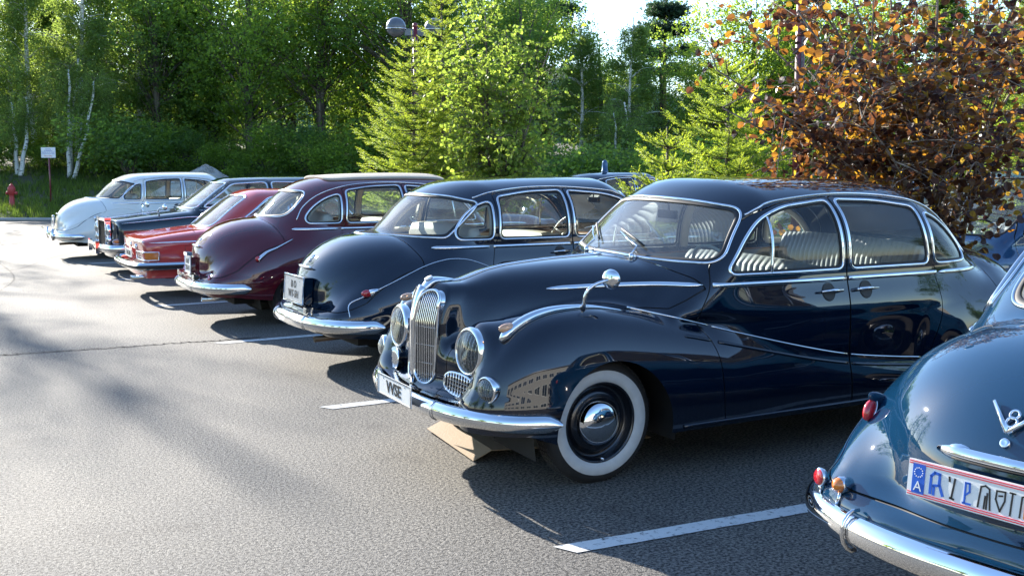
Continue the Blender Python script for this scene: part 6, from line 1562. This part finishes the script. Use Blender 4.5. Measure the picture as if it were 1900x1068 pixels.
# ---------------- the purple hazel and the yellow-green maple
def bush(name, label, base, targets, seed, leafsize, mat, n_sec, n_twig, per, barkm, spread=.55, single=300, stem_r=.022, parts_leaf=True, nstem=None):
    rg = np.random.default_rng(seed); t = thing(name, label, 'tree' if name != 'purple_hazel' else 'shrub', tuple(base)); B = MB(); base = np.array(base); LP = []; LD = []
    stems = []
    for tg in targets:
        tg = np.array(tg) - base; b = np.array([rg.normal() * .10, rg.normal() * .10, 0]); bend = np.array([tg[0] * -.12, tg[1] * -.12, .25]); pts = curve_pts(b, tg, bend, 12); sb = MB(); sb.tube(pts, [stem_r * (1 - .75 * i / 11) for i in range(12)], 7); sb.build('stem', barkm, t); stems.append(np.array(pts))
    for s in stems:
        for k in range(n_sec):
            i = rg.integers(4, 12); q = s[i]; d = rg.normal(size=3) * np.array([1, 1, .55]) + np.array([0, 0, .15]); d /= np.linalg.norm(d); L = rg.uniform(.35, 1.0) * spread * 1.5; tip = q + d * L; sp = np.array(curve_pts(q, tip, (0, 0, .06), 6)); branch_tube(B, [tuple(x) for x in sp], .007, .003, 5)
            for w in range(n_twig):
                c = sp[rg.integers(1, 6)]; e = rg.normal(size=3) * np.array([1, 1, .5]); e /= np.linalg.norm(e); tl = rg.uniform(.18, .42) * (spread / .55); tp = c + e * tl; branch_tube(B, [tuple(c), tuple((c + tp) / 2 + np.array([0, 0, .01])), tuple(tp)], .003, .0015, 4)
                for z in range(per):
                    u = (z + .7) / per; LP.append(c + (tp - c) * u + rg.normal(size=3) * .008); ld = e * .6 + rg.normal(size=3) * .8 + np.array([0, 0, -.25]); LD.append(ld)
    B.build('twigs', barkm, t)
    P = np.array(LP); D = np.array(LD); keep = P[:, 2] + base[2] > .35; P = P[keep]; D = D[keep]; Rm = rotmats(len(P), rg, D, .35); S = leafsize * rg.uniform(.6, 1.25, len(P)); TV, TF = leaf_round()
    if single:
        cam_l = np.array([0, 0, CAM_H]) - base; dist = np.linalg.norm(P - cam_l, axis=1); sz = S / dist; o_ = np.argsort(-sz); sel = o_[:single]; rest = o_[single:]
        me = mesh_np('leaf', TV, TF, None, False); me.materials.append(mat)
        lt = [mesh_np('leaf', TV * np.array([1, 1 - .12 * k, 1 + 1.2 * k]), TF, None, False) for k in range(3)]
        for m_ in lt: m_.materials.append(mat)
        for j, i in enumerate(sel):
            o = bpy.data.objects.new('leaf', lt[j % 3]); COL.objects.link(o); o.parent = t
            mt = Matrix([list(Rm[i][r]) for r in range(3)]).to_4x4(); mt.translation = Vector(P[i]); o.matrix_local = mt @ Matrix.Scale(float(S[i]), 4)
        link_mesh('foliage', scatter('foliage', TV, TF, P[rest], Rm[rest], S[rest]), mat, t, kind='stuff')
    else: link_mesh('crown', scatter('crown', TV, TF, P, Rm, S), mat, t)
    return t, len(P)
hb = gxy(1725, 10.2); hb = (hb.x, hb.y, .05)
tg = []
for (px, py, D) in [(1330, 130, 9.6), (1400, 60, 9.9), (1420, 190, 9.3), (1480, 20, 9.2), (1500, 130, 10.4), (1560, -60, 9.8), (1600, 60, 9.0), (1640, -120, 10.3), (1700, 10, 10.8), (1740, -100, 9.6), (1800, 60, 9.2), (1850, -40, 10.4), (1880, 110, 9.6), (1930, -100, 10.0), (1600, 220, 8.9), (1700, 180, 9.1), (1790, 250, 9.0), (1960, 60, 10.6), (1450, -90, 10.2), (1540, 260, 9.5), (1660, 300, 9.0), (1880, 230, 9.2), (1340, 200, 10.0)]:
    v = at(px, py, D); tg.append((v.x, v.y, v.z))
_, nl = bush('purple_hazel', 'purple-leaved hazel with orange backlit leaves spreading over the front saloon', hb, tg, 4, .066, M['leaf_hazel'], 12, 6, 5, M['twig'], .66, 300, .026)
print('hazel leaves', nl)
mbp = gxy(930, 18.5); tg = []
for (px, py, D) in [(860, 60, 18), (900, 20, 18.5), (940, 60, 18.2), (980, 110, 18.6), (890, 130, 17.8), (1000, 180, 18.2), (930, 170, 17.9), (860, 200, 18.3), (960, 240, 17.6), (900, 260, 17.8), (985, 270, 18.2), (940, 300, 17.6), (845, 120, 18.6), (1020, 90, 18.9)]:
    v = at(px, py, D); tg.append((v.x, v.y, v.z))
_, nl = bush('young_maple', 'yellow-green young maple right of the spruce and lamp post', (mbp.x, mbp.y, 0), tg, 6, .062, M['leaf_light'], 14, 7, 7, M['bark'], .62, 0, .03)
print('maple leaves', nl)
# grass of the bank: tufts in front of the wood
rg = np.random.default_rng(11); N = 26000
la = rg.uniform(-26, 12, N); D = 34.9 + rg.power(1.1, N) * 11.0; x = la * CY_ + D * SY_; y = -la * SY_ + D * CY_
dens = np.sin(la * .9) * np.sin(D * 1.1 + 2) + .5 * np.sin(la * 2.3 + D); ok = rg.random(N) < np.clip(.70 + .35 * dens, .15, 1); x = x[ok]; y = y[ok]; P = np.stack([x, y, terrain(x, y) + .01], 1)
TV = []; TF = []
for i in range(7):
    a = i * .9; d = np.array([math.cos(a), math.sin(a), 0]) * .35; s = np.array([-math.sin(a), math.cos(a), 0]) * .05; b = d * .3; TV += [b - s, b + s, d * 1.2 + np.array([0, 0, 1 - .08 * i])]; TF.append([3 * i, 3 * i + 1, 3 * i + 2])
ang = rg.uniform(0, 6.28, len(P)); Rm = np.zeros((len(P), 3, 3)); Rm[:, 0, 0] = np.cos(ang); Rm[:, 0, 1] = -np.sin(ang); Rm[:, 1, 0] = np.sin(ang); Rm[:, 1, 1] = np.cos(ang); Rm[:, 2, 2] = 1
go = link_mesh('grass', scatter('grass', np.array(TV), np.array(TF), P, Rm, rg.uniform(.10, .34, len(P))), M['grass'], None, kind='stuff'); go['label'] = 'rough green grass growing over the bank below the wood'
# low plants of the strip
N = 5000; x = rg.uniform(7.6, 8.5, N); y = rg.uniform(0, 30, N); P = np.stack([x, y, np.full(N, .06)], 1); ang = rg.uniform(0, 6.28, N); Rm = np.zeros((N, 3, 3)); Rm[:, 0, 0] = np.cos(ang); Rm[:, 0, 1] = -np.sin(ang); Rm[:, 1, 0] = np.sin(ang); Rm[:, 1, 1] = np.cos(ang); Rm[:, 2, 2] = 1
go = link_mesh('ground_cover', scatter('ground_cover', np.array(TV), np.array(TF), P, Rm, rg.uniform(.1, .3, N)), M['grass'], None, kind='stuff'); go['label'] = 'low green plants growing on the planted strip'
# ------------------------------------------------------------------ smaller things
M['lampred'] = simple('dark_red_pole_paint', (.16, .018, .028), .45, coat=.4)
M['lamphead'] = simple('grey_lamp_shell', (.10, .11, .13), .35, coat=.3)
M['hydrant'] = simple('hydrant_red', (.42, .045, .045), .5, var=.25, vscale=14)
M['cardboard'] = simple('corrugated_cardboard', (.31, .225, .145), .85, bump=.3, bscale=60, var=.08, vscale=12)
M['gravel'] = simple('grey_gravel', (.33, .32, .30), .95, bump=1.0, bscale=28, var=.35, vscale=30)
def lamp_post(px, D, H, label, arm=.40):
    p = gxy(px, D); t = thing('lamp_post', label, 'street lamp', (p.x, p.y, 0), R(-20))
    mb = MB(); mb.tube([(0, 0, 0), (0, 0, H)], .052, 14); mb.lathe([(.10, 0), (.10, .10), (.06, .14)], (0, 0, 0), (0, 0, 1), 20); mb.lathe([(.052, 0), (.066, .02), (.05, .08), (.0005, .10)], (0, 0, H), (0, 0, 1), 16); mb.build('pole', M['lampred'], t)
    st = MB(); st.box((.0, -.058, H / 2 + 1), (.018, .012, H - 2.4)); st.build('cable_cover', M['lamphead'], t)
    ar = MB(); ar.box((0, 0, H - .10), (arm * 1.1, .06, .14)); ar.build('cross_arm', M['lamphead'], t)
    for s in (-1, 1):
        hd = MB(); c = Vector((s * arm, 0, H - .02)); 
        hd.ball(c + Vector((0, 0, .02)), (.205, .205, .20), 28, 16); ho = hd.build('lamp_head', M['lamphead'], t)
        rg_ = MB(); rg_.tube([tuple(c + Vector((math.cos(a) * .206, math.sin(a) * .206, -.02))) for a in np.linspace(0, 2 * math.pi, 32, endpoint=False)], .014, 6, True); rg_.build('lamp_ring', M['chrome_old'], ho)
    return t
lamp_post(774, 23.0, 4.60, 'dark red twin-head lamp post rising out of the young spruce')
lamp_post(1475, 12.2, 4.7, 'dark red lamp post whose shaft stands behind the purple hazel')
# hydrant
p = gxy(25, 37.3); hz = float(terrain(p.x, p.y)); t = thing('fire_hydrant', 'red pillar fire hydrant on the grass bank at the left edge', 'fire hydrant', (p.x, p.y, hz))
mb = MB(); mb.lathe([(.10, -.05), (.115, 0), (.115, .03), (.085, .05), (.082, .42), (.088, .45), (.125, .47), (.125, .66), (.118, .70), (.075, .74), (.072, .78), (.03, .80), (.0005, .80)], (0, 0, 0), (0, 0, 1), 24); mb.build('body', M['hydrant'], t)
for s in (-1, 1):
    mb = MB(); d = RGT * s; mb.tube([tuple(d * .06 + Vector((0, 0, .50))), tuple(d * .14 + Vector((0, 0, .50)))], .045, 12); mb.lathe([(.058, 0), (.058, .05), (.04, .065), (.0005, .065)], d * .13 + Vector((0, 0, .50)), d, 14); mb.build('outlet_cap', M['hydrant'], t)
mb = MB(); mb.lathe([(.03, 0), (.03, .04), (.0005, .045)], (0, 0, .80), (0, 0, 1), 5); mb.build('valve_nut', M['hydrant'], t)
# notice sign
p = gxy(97, 38.0); hz = float(terrain(p.x, p.y)); t = thing('notice_sign', 'small white notice board on a thin dark red post by the birches', 'sign', (p.x, p.y, hz), -YAW)
mb = MB(); mb.tube([(0, 0, -.2), (0, 0, 1.72)], .028, 10); mb.build('post', M['lampred'], t)
mb = MB(); mb.box((0, -.035, 1.72), (.50, .012, .36)); bd = mb.build('board', M['white'], t)
for k, (s, zz, sz) in enumerate((('Achtung', 1.84, .055), ('Privatgelände', 1.785, .05), ('Parkplatz nur für Kunden', 1.73, .05), ('Betreten auf eigene Gefahr', 1.675, .042), ('Eltern haften', 1.60, .055))):
    me = text_mesh(s, sz); me.materials.append(M['plateblue'] if k < 4 else M['platered']); o = bpy.data.objects.new('lettering', me); COL.objects.link(o); o.parent = bd; o.location = (0, -.043, zz); o.rotation_euler = (R(90), 0, 0)
    w = max(v.co.x for v in me.vertices) * 2; o.scale = (min(1, .46 / w), 1, 1)
# gravel heap and boulder
p = gxy(378, 40.0); hz = float(terrain(p.x, p.y)); rg = np.random.default_rng(2); mb = MB(); n = 40; V = []; 
for i in range(15):
    for k in range(n):
        a = 2 * math.pi * k / n; r = 1.75 * (i / 14); zz = 1.22 * (1 - (i / 14))**.9 * 1.0 + .05 * math.sin(a * 3 + i) * (i > 1) + rg.normal() * .018; V.append((math.cos(a) * r * 1.15 + .15 * (1 - i / 14), math.sin(a) * r, zz - .12))
mb.add(V, [(i * n + k, i * n + (k + 1) % n, (i + 1) * n + (k + 1) % n, (i + 1) * n + k) for i in range(14) for k in range(n)])
t = thing('gravel_heap', 'grey heap of gravel on the bank behind the white saloon', 'gravel heap', (p.x, p.y, hz)); mb.build('heap', M['gravel'], t, kind='stuff')
P = []; 
for i in range(2600):
    a = rg.uniform(0, 6.28); u = rg.uniform(0, 1)**.6; r = 1.75 * u; P.append((math.cos(a) * r * 1.15 + .15 * (1 - u), math.sin(a) * r, 1.22 * (1 - u)**.9 - .12 + .01))
TV = np.array([[1, 0, 0], [-1, 0, 0], [0, 1, 0], [0, -1, 0], [0, 0, .8], [0, 0, -.8]], float); TF = np.array([[0, 2, 4], [2, 1, 4], [1, 3, 4], [3, 0, 4], [2, 0, 5], [1, 2, 5], [3, 1, 5], [0, 3, 5]])
P = np.array(P); link_mesh('stones', scatter('stones', TV, TF, P, rotmats(len(P), rg), rg.uniform(.015, .045, len(P))), M['gravel'], t, kind='stuff')
p = gxy(327, 39.5); hz = float(terrain(p.x, p.y)); mb = MB(); mb.ball((0, 0, .12), (.17, .15, .20), 9, 6); o = mb.build('boulder', simple('pale_stone', (.42, .48, .55), .8, bump=.5, bscale=14), None); o.location = (p.x, p.y, hz + .55)
o['label'] = 'pale bluish boulder lying just left of the gravel heap'; o['category'] = 'boulder'; o.location.z = hz + .35
# flattened cardboard under the front bumper
t = thing('cardboard_sheet', 'folded sheet of brown cardboard lying under the front bumper of the dark saloon', 'cardboard', (2.78, 5.35, 0), 0)
a = gp(792, 800); b = gp(878, 858); c = gp(985, 850); d = gp(905, 795); e = gp(840, 770)
def L3(q, z): return (q[0] - 2.78, q[1] - 5.35, z)
m1 = MB(); th = .004
def sheet(mb, q):
    q = [Vector(v) for v in q]; n = (q[1] - q[0]).cross(q[2] - q[0]).normalized() * th; k = len(q); mb.add([v for v in q] + [v - n for v in q], [tuple(range(k)), tuple(range(2 * k - 1, k - 1, -1))] + [(i, k + i, k + (i + 1) % k, (i + 1) % k) for i in range(k)], False)
A = Vector(L3(a, .02)); B = Vector(L3(b, .012)); di = (B - A).normalized(); nr = Vector((-di.y, di.x, 0)); nr = nr if nr.x > 0 else -nr
sheet(m1, [A + nr * .12 + Vector((0, 0, .05)), B + nr * .12 + Vector((0, 0, .05)), B + nr * .80 + Vector((0, 0, .015)), A + nr * .80 + Vector((0, 0, .02))]); m1.build('panel', M['cardboard'], t)
m2 = MB(); sheet(m2, [A, B, B + nr * .118 + Vector((0, 0, .052)), A + nr * .118 + Vector((0, 0, .052))]); m2.build('flap', M['cardboard'], t)
m3 = MB(); sheet(m3, [A + nr * .802 + Vector((0, 0, .02)), B + nr * .802 + Vector((0, 0, .015)), B + nr * 1.12 + di * .1 + Vector((0, 0, .05)), A + nr * 1.12 + di * .1 + Vector((0, 0, .06))]); m3.build('flap', M['cardboard'], t)
# building behind the viewer: seen mirrored in the lacquer
M['render_wall'] = simple('pale_rendered_wall', (.40, .39, .36), .85, var=.06, vscale=.6); M['winglass'] = simple('dark_window_glass', (.03, .04, .05), .08, spec=.8)
t = thing('office_building', 'long pale two-storey building behind the viewer, mirrored in the car bodies', 'building', (2, -17, 0), 0)
mb = MB(); mb.box((0, -5, 3.6), (46, 10, 7.2)); mb.build('wall', M['render_wall'], t); mb = MB(); mb.box((0, -5, 7.35), (46.8, 10.8, .3)); mb.build('roof', M['lamphead'], t)
wm = MB(); wm.box((0, 0, 0), (1.9, .08, 1.3)); wme = wm.me('window'); fm = MB()
for q in ((-1, 0), (0, 0), (1, 0)): fm.box((q[0] * .95, .05, 0), (.07, .06, 1.36))
fm.box((0, .05, .68), (1.97, .06, .07)); fm.box((0, .05, -.68), (1.97, .06, .07)); fme = fm.me('frame'); wme.materials.append(M['winglass']); fme.materials.append(M['white'])
for r_ in range(2):
    for k in range(15):
        o = bpy.data.objects.new('window', wme); COL.objects.link(o); o.parent = t; o.location = (-21 + k * 3, .01, 1.9 + r_ * 3.0); f = bpy.data.objects.new('frame', fme); COL.objects.link(f); f.parent = o
